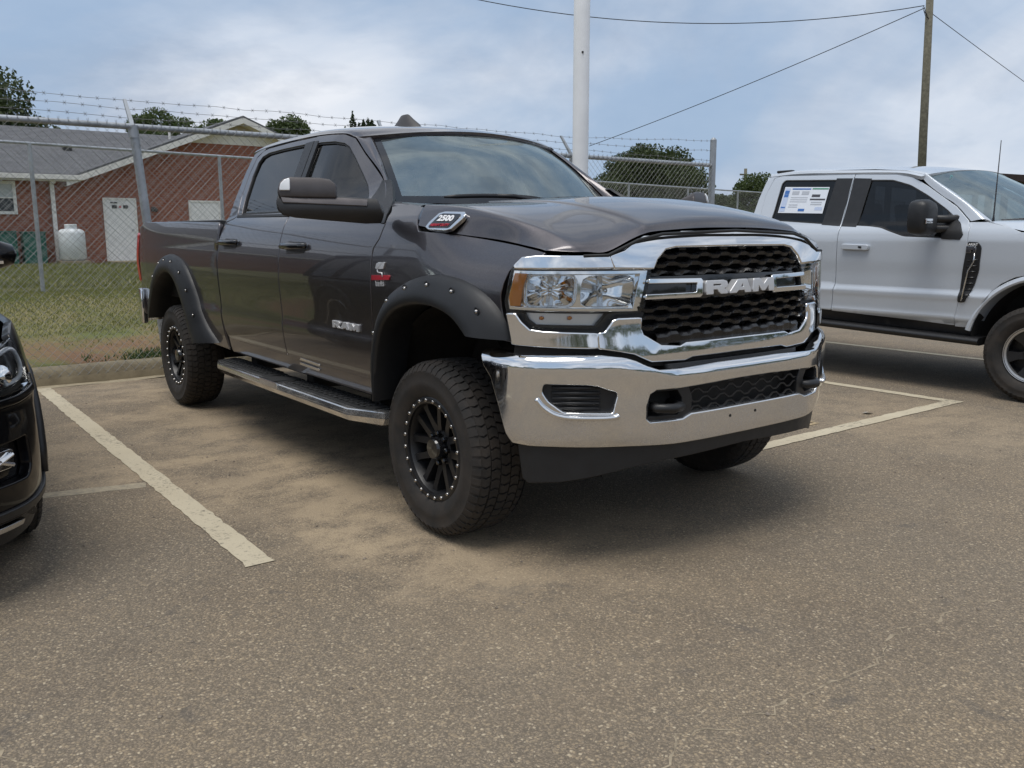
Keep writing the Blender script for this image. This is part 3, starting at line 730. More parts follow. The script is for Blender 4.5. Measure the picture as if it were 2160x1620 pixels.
for lab,OUT,WIN,tint in (('front_door',FD,FW,M['tint_front']),('rear_door',RD,RW,M['tint'])):
    ds=patch(lab,side(),OUT,G,ram,holes=[WIN],res=.045,depth=.03,rad=.005,both=True)
    gl=patch('window_glass',side(-.016),inset(WIN,-.012),tint,None,res=.08,depth=.004,rad=0,both=True)
    fr=patch('window_seal',side(-.007),WIN,M['rubber'],None,holes=[inset(WIN,.013)],res=.06,depth=.012,rad=.001,both=True)
    bl=patch('belt_moulding',side(.006),[(WIN[0][0]-.05,1.444),(WIN[1][0]+.05,1.437 if lab=='rear_door' else 1.420),(WIN[1][0]+.05,1.449 if lab=='rear_door' else 1.440),(WIN[0][0]-.05,1.456)],M['rubber'],None,res=.08,depth=.012,rad=.002,both=True)
    for i in (0,1):
        for q in (gl,fr,bl): q[i].parent=ds[i]
    # handle: recess bowl plus a bar with a cap
    hx0,hx1=(-1.565,-1.235) if lab=='front_door' else (-2.600,-2.290)
    hz=1.268 if lab=='front_door' else 1.280
    bowl=patch('handle_recess',side(.0012),corner_round([(hx0+.06,hz-.040),(hx1-.02,hz-.034),(hx1-.01,hz+.022),(hx0+.06,hz+.026)],.02),M['plastic'],None,res=.03,depth=.004,rad=.002,both=True)
    for i in (0,1): bowl[i].parent=ds[i]
    for i,sg in ((0,-1),(1,1)):
        hb=MB(); V=[];F=[]; n=14
        for k in range(n+1):
            t=k/n; x=hx0+(hx1-hx0)*t; off=.010+.034*math.sin(math.pi*min(1,max(0,t)))**.5; zc=hz+.004*t
            hh=.017*(1-.12*math.cos(2*math.pi*t))
            yb=ram_side(x,zc)+off
            for a in range(8):
                c=2*math.pi*a/8; V.append((x,sg*(yb+.010*math.cos(c)),zc+hh*math.sin(c)))
        F=[(k*8+a,k*8+(a+1)%8,(k+1)*8+(a+1)%8,(k+1)*8+a) for k in range(n) for a in range(8)]+[tuple(range(8)),tuple(n*8+a for a in range(8))]
        hb.add(V,F); hb.build('door_handle',M['gloss_black'],ds[i],smooth=True)
    if lab=='front_door': fdoors=ds
# black B-pillar strips behind the glass gap
patch('b_pillar',side(-.008),[(-1.765,1.445),(-1.605,1.445),(-1.640,1.876),(-1.812,1.876)],M['gloss_black'],ram,res=.1,depth=.01,rad=0,both=True)
for x0,x1,x2,x3,sl_ in ((-1.656,-1.600,-1.640,-1.693,0),(-1.668,-1.770,-1.815,-1.704,1)):
    patch('b_pillar_trim',side(.0035),[(x0,1.458),(x1,1.458),(x2,1.868),(x3,1.872)],M['plastic'],ram,res=.1,depth=.012,rad=.001,both=True)
# rear cab corner
patch('cab_corner',side(),[(-2.650,1.395),(-2.658,1.43),(-2.668,1.58),(-2.672,1.74),(-2.655,1.83),(-2.62,1.876),(-2.49,1.890),(-2.48,1.880),(-2.568,1.846),(-2.595,1.745),(-2.571,1.58),(-2.515,1.452),(-2.54,1.442),(-2.64,1.42)],G,ram,res=.04,depth=.05,rad=.008,both=True)
# front wings
FEN=[(-.572,.60),(-.532,.74),(-.509,.837),(-.490,1.04),(-.487,1.21),(-.480,1.267),(-.440,1.312),(-.424,1.376),(-.450,1.436),(-.49,1.462),(-.33,1.468),(-.205,1.452),(-.180,1.42),(-.145,1.374),(-.112,1.343),(.028,1.338),(.164,1.326),(.31,1.308),(.473,1.289),(.596,1.271),(.640,1.263),(.628,1.250),(.560,1.243),(.527,1.228),(.505,1.195),(.492,1.149),(.482,1.098),(.484,1.057),(.497,.997),(.530,.925),(.47,.93),(.44,1.02),(.36,1.075),(.22,1.11),(.10,1.12),(-.04,1.11),(-.18,1.075),(-.29,1.01),(-.37,.93),(-.41,.84),(-.42,.72),(-.43,.60)]
fen=patch('front_fender',side(),FEN,G,ram,res=.04,depth=.025,rad=.005,both=True)
# bed sides
BED=[(-2.672,.56),(-2.672,1.0),(-2.672,1.36),(-2.676,1.395),(-2.69,1.404),(-3.2,1.412),(-4.0,1.424),(-4.70,1.430),(-4.86,1.405),(-4.93,1.34),(-4.955,1.25),(-4.955,.92),(-4.90,.66),(-4.36,.64),(-4.34,.74),(-4.24,.90),(-4.08,1.02),(-3.92,1.10),(-3.74,1.125),(-3.55,1.11),(-3.40,1.04),(-3.28,.92),(-3.18,.78),(-3.10,.66),(-2.99,.57)]
bed=patch('bed_side',side(),BED,G,ram,res=.05,depth=.03,rad=.012,both=True)
patch('bed_rail_cap',lambda x,y:(x,-(ram_side(x,1.42)-.075+y),1.418+.004*(-2.7-x)/2+.012),[(-2.68,-.03),(-2.68,.05),(-4.72,.05),(-4.72,-.03)],PL,ram,out=(0,0,1),res=.15,depth=.03,rad=.01,both=True)
b=MB(); b.box(-4.80,-2.70,-.78,.78,.80,.84); b.box(-4.80,-2.70,-.90,-.86,.84,1.40); b.box(-4.80,-2.70,.86,.90,.84,1.40); b.box(-2.72,-2.68,-.90,.90,.70,1.40); b.build('bed_liner',M['under'],ram,bevel=.006)
b=MB().prism(corner_round([(-.88,.86),(.88,.86),(.88,1.43),(-.88,1.43)],.03),lambda y,z:(-4.93,y,z),lambda y,z:(-4.87,y,z)); b.build('tailgate',G,ram,auto=30)
# tail lamps wrap the rear corners
patch('tail_lamp',lambda a,z:(-4.958-.012*math.cos(a*14),-(ram_side(-4.955,z)-.075+a),z),[(0,.93),(.082,.93),(.086,1.10),(.082,1.34),(0,1.34)],M['red_lens'],ram,out=(-1,-.4,0),res=.03,depth=.05,rad=.008,both=True)
# rear bumper with chrome ends
b=MB(); pl=[(-5.16,-.62),(-5.18,0),(-5.16,.62),(-5.06,.86),(-4.90,.965),(-4.74,.985),(-4.74,.93),(-4.90,.90),(-5.02,.78),(-5.08,.60),(-5.10,0),(-5.08,-.60),(-5.02,-.78),(-4.90,-.90),(-4.74,-.93),(-4.74,-.985),(-4.90,-.965),(-5.06,-.86)]
b.prism(pl,lambda x,y:(x,y,.57),lambda x,y:(x,y,.87)); b.build('rear_bumper',CH,ram,bevel=.02,auto=40)
# hood
HG=[[(-.125,0,1.372),(-.165,-.897,1.452),(-.18,-.86,1.464),(-.22,-.72,1.470),(-.27,-.57,1.478),(-.30,-.46,1.486),(-.31,-.42,1.494),(-.33,-.2,1.502),(-.34,0,1.504)],
    [(.10,0,1.338),(.09,-.878,1.434),(.09,-.835,1.450),(.10,-.72,1.461),(.09,-.57,1.470),(.08,-.48,1.476),(.08,-.435,1.487),(.08,-.2,1.503),(.08,0,1.506)],
    [(.35,0,1.312),(.355,-.850,1.391),(.355,-.805,1.408),(.36,-.70,1.421),(.36,-.56,1.438),(.36,-.485,1.450),(.36,-.435,1.464),(.36,-.2,1.488),(.36,0,1.492)],
    [(.55,0,1.287),(.565,-.805,1.337),(.565,-.77,1.351),(.58,-.68,1.364),(.59,-.56,1.386),(.60,-.485,1.404),(.60,-.43,1.424),(.60,-.2,1.450),(.60,0,1.455)],
    [(.620,0,1.277),(.672,-.795,1.292),(.685,-.755,1.302),(.71,-.67,1.312),(.732,-.56,1.341),(.745,-.49,1.365),(.752,-.43,1.380),(.757,-.2,1.402),(.76,0,1.408)],
    [(.636,0,1.273),(.708,-.775,1.268),(.727,-.735,1.268),(.762,-.665,1.268),(.780,-.55,1.315),(.788,-.49,1.335),(.793,-.42,1.345),(.806,-.2,1.357),(.812,0,1.359)]]
for q_ in HG:
    x_,y_,z_=q_[0]; q_[0]=(x_,-(ram_side(x_,z_)+.002),z_)
hood=loft('hood',mirror_cols(HG),48,112,G,ram,skirt=.014)
# hood and cowl seals, grille filler behind chrome (black)
b=MB()
b.tube([(.735,-.755,1.252),(.772,-.665,1.254),(.80,-.535,1.310),(.815,-.42,1.332),(.832,0,1.346),(.815,.42,1.332),(.80,.535,1.310),(.772,.665,1.254),(.735,.755,1.252)],.0065,8); b.build('hood_seal',M['rubber'],ram,smooth=True)
# windscreen
WG=[[(-.692,-.738,1.488),(-.585,-.52,1.484),(-.50,-.26,1.481),(-.465,0,1.480)],
    [(-.835,-.700,1.615),(-.735,-.49,1.630),(-.655,-.245,1.640),(-.625,0,1.643)],
    [(-.985,-.660,1.738),(-.890,-.455,1.766),(-.825,-.23,1.783),(-.800,0,1.790)],
    [(-1.135,-.618,1.842),(-1.055,-.42,1.868),(-1.010,-.21,1.882),(-.995,0,1.887)]]
ws=loft('windshield',mirror_cols(WG),24,40,M['windshield'],ram,out=(1,0,1))
wf=surf(mirror_cols(WG))
def wpt(a,b,off=0.0):
    p=Vector(wf(a,b)); n=(Vector(wf(a,b+.01))-p).cross(Vector(wf(a+.01,b))-p).normalized()
    if n.x<0: n=-n
    return p+n*off
b=MB()      # black ceramic border
def strip(A,B):
    n=len(A); b.add(list(A)+list(B),[(i,i+1,n+i+1,n+i) for i in range(n-1)])
K=40
strip([wpt(3*i/K,0,.002) for i in range(K+1)],[wpt(3*i/K,.16,.002) for i in range(K+1)]); strip([wpt(3*i/K,6,.002) for i in range(K+1)],[wpt(3*i/K,5.84,.002) for i in range(K+1)])
strip([wpt(0,6*i/K,.0025) for i in range(K+1)],[wpt(.26,6*i/K,.0025) for i in range(K+1)]); strip([wpt(3,6*i/K,.0025) for i in range(K+1)],[wpt(2.90,6*i/K,.0025) for i in range(K+1)])
b.build('glass_border',M['gloss_black'],ws)
# roof
RG=[[(-1.20,-.690,1.853),(-1.125,-.630,1.858),(-1.05,-.42,1.881),(-1.005,-.21,1.895),(-.985,0,1.900)],
    [(-1.34,-.690,1.885),(-1.28,-.635,1.905),(-1.22,-.44,1.924),(-1.20,-.22,1.936),(-1.19,0,1.940)],
    [(-1.68,-.687,1.904),(-1.68,-.630,1.936),(-1.68,-.44,1.966),(-1.68,-.22,1.983),(-1.68,0,1.988)],
    [(-2.10,-.688,1.904),(-2.10,-.630,1.936),(-2.10,-.44,1.966),(-2.10,-.22,1.983),(-2.10,0,1.988)],
    [(-2.48,-.693,1.893),(-2.48,-.636,1.925),(-2.48,-.44,1.950),(-2.48,-.22,1.963),(-2.48,0,1.966)],
    [(-2.655,-.710,1.872),(-2.665,-.65,1.898),(-2.675,-.44,1.916),(-2.68,-.22,1.925),(-2.68,0,1.927)]]
roof=loft('roof',mirror_cols(RG),36,56,G,ram,skirt=.03)
# A pillars: from wing to roof, between screen edge and door frame
AD=[(-.588,1.484),(-.800,1.620),(-1.047,1.760),(-1.180,1.844),(-1.235,1.862)]
AG=[]
for k,(x,z) in enumerate(AD):
    e=Vector(wpt(3*k/4.0,.0)); d=Vector((x,-ram_side(x,z),z)); mid=(e+d)/2+Vector((.018,-.014,.014))*(1-.6*(k/4)**2)
    q1=(e*.8+d*.2)+Vector((.010,-.006,.012))
    AG.append([tuple(e+Vector((.004,-.006,.004))),tuple(q1),tuple(mid),tuple(d)])
for s_ in (1,-1): loft('a_pillar',[[(p[0],p[1]*s_,p[2]) for p in r] for r in AG],24,12,G,ram,out=(.5,-s_,.5),skirt=.02)
# wing tops between hood, pillar and screen, then the black cowl
for s_ in (1,-1):
    CG=[[(-.57,-ram_side(-.57,1.468),1.468),(-.60,-.84,1.485),(-.64,-.775,1.494),(-.690,-.742,1.490)],
        [(-.40,-ram_side(-.40,1.462),1.462),(-.42,-.84,1.478),(-.47,-.76,1.482),(-.56,-.68,1.474)],
        [(-.22,-ram_side(-.22,1.450),1.450),(-.24,-.86,1.462),(-.28,-.76,1.472),(-.36,-.66,1.466)]]
    loft('cowl_corner',[[(p[0],p[1]*s_,p[2]) for p in r] for r in CG],14,14,G,ram,skirt=.015)
CWG=[[(-.69,-.738,1.484),(-.585,-.52,1.480),(-.50,-.26,1.477),(-.465,0,1.476)],[(-.40,-.70,1.455),(-.40,-.52,1.462),(-.40,-.26,1.465),(-.40,0,1.467)],[(-.20,-.74,1.448),(-.25,-.52,1.455),(-.29,-.26,1.462),(-.30,0,1.465)]]
loft('cowl_panel',mirror_cols(CWG),8,24,PL,ram)
# wipers
for w0,w1 in (((-.50,-.60),(-.41,-.06)),((-.46,.02),(-.50,.58))):
    b=MB(); P=[]
    for k in range(9):
        t=k/8; y=w0[1]+(w1[1]-w0[1])*t; x=w0[0]+(w1[0]-w0[0])*t
        P.append((x+.035,y,1.512+.010*math.sin(t*3.14)))
    b.tube(P,[.006]+[.012]*7+[.006],6); b.tube([(-.36,w1[1]+.06,1.485),(-.39,(w0[1]+w1[1])/2+.1,1.522),P[4]],[.016,.012,.010],6); b.build('wiper',PL,ram,smooth=True)
# roof fin, marker lamps
b=MB()
def finring(x,w,z,n=10): return [(x+.0,w*math.cos(2*math.pi*k/n),z) for k in range(n)]
prof=[(-.02,.170,.055),(.012,.172,.060),(.034,.152,.048),(.075,.085,.028),(.098,.055,.015),(.105,.040,.007)]
V=[];n=14
for z,l,w in prof:
    cx=-1.83-.02*(z/.09)
    for k in range(n):
        c=2*math.pi*k/n; V.append((cx+l*math.cos(c)*(1 if math.cos(c)<0 else .95),w*math.sin(c),1.984+z))
F=[(i*n+k,i*n+(k+1)%n,(i+1)*n+(k+1)%n,(i+1)*n+k) for i in range(len(prof)-1) for k in range(n)]+[tuple((len(prof)-1)*n+k for k in range(n))]
b.add(V,F); b.build('roof_antenna',plain('fin_plastic',(.045,.041,.040),.5),ram,auto=28)
for yy in (.34,):
    zc=1.885; b=MB()
    for r_,z in (((.055,.038),0),((.050,.034),.012),((.030,.022),.022)):
        pass
    ell=[((.060,.034),0.0),((.057,.031),.010),((.040,.022),.019),((.010,.008),.022)]; V=[]
    for (a,c_),z in ell:
        for k in range(12): V.append((-1.23+c_*math.cos(2*math.pi*k/12)-.0,yy+a*math.sin(2*math.pi*k/12),zc+.030+z))
    b.add(V,[(i*12+k,i*12+(k+1)%12,(i+1)*12+(k+1)%12,(i+1)*12+k) for i in range(3) for k in range(12)]+[tuple(36+k for k in range(12))])
    b.build('roof_marker_lamp',M['gloss_black'],ram,smooth=True)
# inside: floor, dash, wheel, seats, headliner, rear cab wall
b=MB(); b.box(-2.60,-.55,-.88,.88,.72,.78); b.box(-2.66,-2.61,-.88,.88,.72,1.42); b.build('cab_floor',M['dash'],ram)
patch('rear_window',lambda y,z:(-2.655-.02*(z-1.42),y,z),corner_round([(-.62,1.47),(.62,1.47),(.56,1.82),(-.56,1.82)],.06),M['tint'],ram,out=(-1,0,0),res=.1,depth=.004,rad=0)
patch('cab_back',lambda y,z:(-2.665-.02*(z-1.42),y,z),[(-.90,1.38),(.90,1.38),(.69,1.86),(.5,1.91),(-.5,1.91),(-.69,1.86)],G,ram,out=(-1,0,0),holes=[corner_round([(-.60,1.49),(.60,1.49),(.54,1.80),(-.54,1.80)],.06)],res=.1,depth=.03,rad=.01)
b=MB(); b.prism([(-.50,1.20),(-.52,1.455),(-.66,1.475),(-.90,1.43),(-1.0,1.36),(-.98,1.20),(-.95,1.0),(-.60,1.0)],lambda x,z:(x,-.86,z),lambda x,z:(x,.86,z)); b.build('dashboard',M['dash'],ram,bevel=.02,auto=40)
b=MB()
P=[(-1.08+.07*math.cos(a),.42+.19*math.sin(a),1.36+.17*math.cos(a)) for a in [2*math.pi*k/24 for k in range(25)]]; b.tube(P,.016,8,cap=False); b.tube([(-1.05,.42,1.36),(-.9,.42,1.30)],.04,8); b.build('steering_wheel',M['dash'],ram,smooth=True)
def seat(x,y,w,name='seat'):
    b=MB(); b.box(x-.5,x+.05,y-w,y+w,.98,1.12)
    b.prism([(x-.42,1.10),(x-.60,1.66),(x-.68,1.64),(x-.56,1.10)],lambda a,z:(a,y-w,z),lambda a,z:(a,y+w,z))
    for hy in ((y,) if w<.4 else (y-.45,y+.45)): b.prism([(x-.60,1.66),(x-.62,1.82),(x-.72,1.82),(x-.70,1.66)],lambda a,z:(a,hy-.13,z),lambda a,z:(a,hy+.13,z))
    return b.build(name,M['seat'],ram,bevel=.03,auto=50)
seat(-1.25,.42,.25); seat(-1.25,-.42,.25); seat(-2.05,0,.75,'rear_bench')
loft('headliner',[[(p[0],p[1]*.96,p[2]-.045) for p in r] for r in mirror_cols(RG)],10,16,M['headliner'],ram,out=(0,0,-1))
b=MB().box(-1.12,-1.06,-.12,.12,1.74,1.80); b.build('rear_view_mirror',PL,ram,bevel=.015)
b=MB().box(-1.10,-.98,-.12,.12,1.80,1.88); b.build('camera_housing',PL,ram,bevel=.02)
# tow mirrors, folded flat
def mir(a,z,off=0.0):
    n=Vector((.42,-.15,0)).normalized(); p=Vector((-.40-.15*a,-.98-.42*a,z))+n*off; return tuple(p)
MO=[(.02,1.386),(.17,1.384),(.64,1.402),(.87,1.412),(.985,1.425),(1.026,1.446),(1.03,1.48),(1.012,1.510),(.50,1.500),(.158,1.490),(.06,1.489),(.03,1.446),(.005,1.423)]
MU=[(.476,1.500),(.484,1.553),(.525,1.570),(.624,1.577),(.90,1.578),(.964,1.570),(.999,1.554),(1.014,1.526),(1.012,1.503)]
LP=[(.921,1.528),(.918,1.577),(.964,1.569),(.997,1.553),(1.012,1.528)]
def mir_bulge(base,z0,z1,k):
    def f(a,z):
        t=(z-z0)/(z1-z0); return mir(a,z,base+k*(1-(2*t-1)**2)*(1-.5*max(0,a-.8)**2*20))
    return f
def both_mesh(fn): return fn(False)+fn(True)
for mi in (False,True):
    arm=patch('mirror_arm',mir_bulge(.0,1.385,1.51,.035),MO,plain('mirror_plastic',(.022,.021,.021),.42,0,.1,10),ram,out=(1,-.3,0),res=.022,depth=.09,rad=.012,mirror=mi)
    patch('mirror_head',mir_bulge(.004,1.44,1.60,.03),MU,plain('mirror_skin',(.085,.077,.077),.42,.5,.1,20),arm,out=(1,-.3,0),res=.022,depth=.10,rad=.012,mirror=mi)
    patch('mirror_top_cover',mir_bulge(.012,1.385,1.51,.028),[(.165,1.462),(.985,1.476),(1.004,1.503),(.50,1.496),(.158,1.486)],plain('mirror_cover',(.13,.118,.118),.40,.5,.1,20),arm,out=(1,-.3,0),res=.02,depth=.01,rad=.004,mirror=mi)
    patch('mirror_lamp',mir_bulge(.010,1.44,1.60,.031),LP,plain('mirror_lamp_lens',(.80,.81,.82),.2,coat=1),arm,out=(1,-.3,0),res=.015,depth=.02,rad=.004,mirror=mi)
    patch('sail_panel',side(.004),[(-.44,1.385),(-.53,1.49),(-.72,1.60),(-.79,1.60),(-.77,1.455),(-.60,1.40)],PL,arm,res=.03,depth=.02,rad=.004,mirror=mi)

# ---- front end
cap=patch('grille_surround',front(.012),sym([(0,1.346),(.300,1.343),(.330,1.331),(.500,1.324),(.548,1.304),(.600,1.268),(.660,1.250),(.648,1.210),(.478,1.206),(.458,1.240),(.408,1.280),(.350,1.290),(0,1.292)]),CH,ram,out=(1,0,0),res=.022,depth=.06,rad=.010)
for s_ in (1,-1):
    patch('headlamp_brow',front(.010),[(s_*a,z) for a,z in [(.668,1.249),(.955,1.250),(1.005,1.244),(1.036,1.214),(1.034,1.210),(.655,1.210)]],CH,ram,out=(1,-.5*s_,0),res=.022,depth=.04,rad=.007)
low=patch('grille_lower_trim',front(.012),sym([(0,.905),(.318,.903),(.350,.891),(.447,.900),(.530,.946),(.541,.972),(.537,1.011),(.635,1.011),(.653,1.005),(.688,.962),(.715,.958),(.712,.907),(.568,.880),(.492,.846),(.328,.841),(.288,.852),(0,.855)]),CH,ram,out=(1,0,0),res=.022,depth=.06,rad=.008)
for s_ in (1,-1):
    patch('headlamp_lower_trim',front(.010),[(s_*a,z) for a,z in [(.722,.958),(.923,.967),(.977,.974),(1.011,1.004),(1.032,1.033),(1.066,1.033),(1.040,.924),(.90,.916),(.719,.908)]],CH,ram,out=(1,-.5*s_,0),res=.022,depth=.04,rad=.007)
    # black edge between lamp and wing
    patch('lamp_gasket',front(-.012),[(s_*a,z) for a,z in [(.475,1.216),(1.045,1.216),(1.085,1.08),(1.08,1.02),(1.055,.92),(.53,.94)]],M['rubber'],ram,out=(1,-.5*s_,0),holes=[[(s_*a,z) for a,z in [(1.046,1.198),(.492,1.194),(.537,1.041),(.672,1.030),(.716,.986),(.958,.991),(.991,1.012),(1.002,1.034),(1.066,1.050),(1.072,1.085)]]],res=.04,depth=.05,rad=.003)
gb=patch('grille_backing',front(-.075),sym([(0,1.30),(.40,1.29),(.50,1.22),(.56,1.0),(.55,.92),(.45,.88),(0,.88)]),M['under'],ram,out=(1,0,0),res=.06,depth=.01,rad=0)
GRB=plain('grille_black',(.010,.010,.011),.26,0,.2,15)
# honeycomb bars: each row is a wavy bar, alternate rows staggered
def gwid(z):
    return curve1([(.88,.40),(.90,.455),(.945,.530),(.97,.543),(1.03,.531),(1.145,.490),(1.205,.475),(1.24,.455),(1.28,.40),(1.295,.33)])(z)
def trap(t):              # 0 at joints, 1 across a slot
    t=t%1.0; d=abs(t-.5)
    return 1.0 if d<.22 else (0.0 if d>.36 else (.36-d)/.14)
def gbar(z0,z1,ph0,ph1,mid=False):
    """bar from slot row below (phase ph0) to slot row above (ph1)"""
    per=.122; gap=.0088; n=160; w=min(gwid(z0),gwid(z1),gwid((z0+z1)/2))+.015
    V=[]
    for i in range(n+1):
        u=-w+2*w*i/n
        lo=z0+gap*trap(u/per+ph0)+.0010; hi=z1-gap*trap(u/per+ph1)-.0010
        if hi-lo<.004: m_=(hi+lo)/2; lo,hi=m_-.002,m_+.002
        m_=(lo+hi)/2
        for z,off in ((lo,-.045),(lo,-.014),(lo+.003,-.009),(m_+.2*(hi-lo),-.002),(hi-.004,-.010),(hi,-.018),(hi,-.045)): V.append(front(off)(u,z))
    F=[(i*7+k,(i+1)*7+k,(i+1)*7+k+1,i*7+k+1) for i in range(n) for k in range(6)]
    return MB().add(V,F).build('grille_bar',GRB,cap,auto=25)
rows_t=[1.266,1.232,1.198]; rows_b=[1.062,1.027,.992,.957]
zs=[1.300]+rows_t+[1.168]
for i in range(len(zs)-1): gbar(zs[i+1],zs[i],.5*((i+1)%2) if i+1<len(zs)-1 else .25, .5*(i%2) if i>0 else .25) if True else 0
zs=[1.082]+rows_b+[.895]
for i in range(len(zs)-1): gbar(zs[i+1],zs[i],.5*((i+1)%2),.5*(i%2))
patch('emblem_panel',front(-.022),[(-.50,1.075),(.50,1.075),(.485,1.168),(-.485,1.168)],M['gloss_black'],cap,out=(1,0,0),res=.06,depth=.02,rad=.004)
for s_ in (1,-1):
    C=[(.515,1.086),(.238,1.085),(.226,1.093),(.222,1.146),(.232,1.156),(.497,1.160),(.500,1.147),(.255,1.143),(.252,1.138),(.256,1.105),(.262,1.101),(.512,1.100)]
    patch('grille_bracket',front(.010),[(s_*a,z) for a,z in C],CH,cap,out=(1,0,0),res=.02,depth=.03,rad=.004)
LR=[(0,0),(0,1),(1.15,1),(1.38,.9),(1.43,.68),(1.32,.5),(1.16,.42),(1.45,0),(.95,0),(.70,.36),(.42,.36),(.42,0)]; LRh=[(.42,.58),(.42,.78),(.95,.78),(1.0,.68),(.95,.58)]
LA=[(0,0),(.62,1),(1.28,1),(1.62,0),(1.16,0),(1.09,.2),(.66,.2),(.50,0)]; LAh=[(.78,.40),(1.03,.40),(.96,.74)]
LM=[(0,0),(.10,1),(.58,1),(.88,.50),(1.22,1),(1.72,1),(1.72,0),(1.32,0),(1.29,.55),(.98,.06),(.72,.06),(.46,.55),(.42,0)]
def letters(f,h,w,out,mat,parent,depth,rad,name='letter',res=.02):
    k=w/5.11; x=0
    for O,H,adv in ((LR,LRh,1.57),(LA,LAh,1.76),(LM,None,0)):
        patch(name,f,[((x+a)*k,b*h) for a,b in O],mat,parent,out=out,holes=[[((x+a)*k,b*h) for a,b in H]] if H else (),res=res,depth=depth,rad=rad); x+=adv
letters(lambda a,b:front(.022)(.213-a,1.094+b),.052,.436,(1,0,0),M['bright'],cap,.035,.003)
# headlamps
def lamp(s_):
    S=lambda P:[(s_*a,z) for a,z in P]; o=(1,-.5*s_,0)
    hs=patch('headlamp',front(-.105),S([(1.06,1.205),(.486,1.205),(.535,1.030),(1.08,1.045)]),M['lamp_satin'],ram,out=o,res=.04,depth=.02,rad=.002)
    # inner rim, bright
    patch('lamp_rim',front(-.012),S([(1.047,1.197),(.492,1.193),(.536,1.040),(1.068,1.052),(1.074,1.085)]),CH,hs,out=o,holes=[S([(1.034,1.186),(.525,1.183),(.561,1.049),(1.040,1.060),(1.056,1.09)])],res=.03,depth=.05,rad=.003)
    def sq_loop(uc,zc,ru,rz,k=1.0,n=28):
        L_=[]
        for q in range(n):
            c=2*math.pi*q/n; sq=1/max(abs(math.cos(c))**5+abs(math.sin(c))**5,1e-6)**.2
            L_.append((uc+ru*k*sq*math.cos(c)-.10*(rz*k*sq*math.sin(c)),zc+rz*k*sq*math.sin(c)))
        return L_
    patch('lamp_bezel',front(-.030),S([(1.052,1.200),(.492,1.196),(.538,1.037),(1.070,1.049)]),M['reflector'],hs,out=o,holes=[S(sq_loop(.900,1.121,.100,.060)),S(sq_loop(.660,1.117,.118,.062))],res=.03,depth=.05,rad=.004)
    for uc,zc,ru,rz,ang in ((.900,1.121,.100,.060,0),(.660,1.117,.118,.062,0)):
        V=[];F=[];n=40;mrg=9
        for i in range(mrg+1):
            t=i/mrg
            for k in range(n):
                c=2*math.pi*k/n
                sq=1/max(abs(math.cos(c))**5+abs(math.sin(c))**5,1e-6)**.2
                rr_=(.12+.88*t)
                fac=.005*((k//2)%2)*t if (uc>.8) else 0.0
                V.append(front(-.034-.062*(1-t*t)-fac)(s_*(uc+ru*rr_*sq*math.cos(c)-.10*rz*rr_*sq*math.sin(c)),zc+rz*rr_*sq*math.sin(c)))
        F=[(i*n+k,i*n+(k+1)%n,(i+1)*n+(k+1)%n,(i+1)*n+k) for i in range(mrg) for k in range(n)]
        bw=MB().add(V,F); bw.build('lamp_reflector',M['reflector'],hs,auto=20 if uc>.8 else 60)
        c0=Vector(front(-.10)(s_*uc,zc)); c1=Vector(front(-.055)(s_*uc,zc))
        MB().tube([c0,c0.lerp(c1,.8),c1],[.012,.012,.006],10).build('bulb',M['lens'] if False else M['silver'],hs,smooth=True)
        if uc<.8: continue
        ring=[]
        for k in range(33):
            c=2*math.pi*k/32; sq=1/max(abs(math.cos(c))**5+abs(math.sin(c))**5,1e-6)**.2
            ring.append(front(-.026)(s_*(uc+ru*1.05*sq*math.cos(c)-.10*rz*sq*math.sin(c)),zc+rz*1.05*sq*math.sin(c)))
        MB().tube(ring,.0035,6,cap=False).build('reflector_ring',CH,hs,smooth=True)
    patch('side_marker',front(-.008),S([(1.040,1.186),(.990,1.184),(1.004,1.144),(1.011,1.111),(1.017,1.066),(1.060,1.066),(1.066,1.096)]),M['amber'],hs,out=o,res=.02,depth=.03,rad=.003)
    tr=patch('turn_signal',front(-.042),S([(1.002,1.036),(.672,1.030),(.716,.986),(.960,.990),(.992,1.016)]),M['lamp_satin'],hs,out=o,res=.03,depth=.02,rad=.002)
    b=MB()
    for k in range(16):
        u=.735+.215*k/15
        b.tube([front(-.038)(s_*u,.993),front(-.038)(s_*u,1.028)],.005,6)
    pass
    for u in (.935,.82):
        p=Vector(front(-.034)(s_*u,1.018)); MB().lathe([(.001,-.010),(.006,-.008),(.008,0),(.006,.008),(.001,.010)],p,n=12).build('amber_bulb',M['amber'],hs,smooth=True)
    patch('lamp_lens',front(.002),S([(1.050,1.202),(.486,1.198),(.487,1.185),(.533,1.035),(.648,1.032),(.672,1.017),(.714,.982),(.957,.987),(.992,1.010),(1.003,1.032),(1.070,1.046),(1.077,1.082)]),M['lens'],hs,out=o,res=.03,depth=.035,rad=.006)
for s_ in (1,-1): lamp(s_)
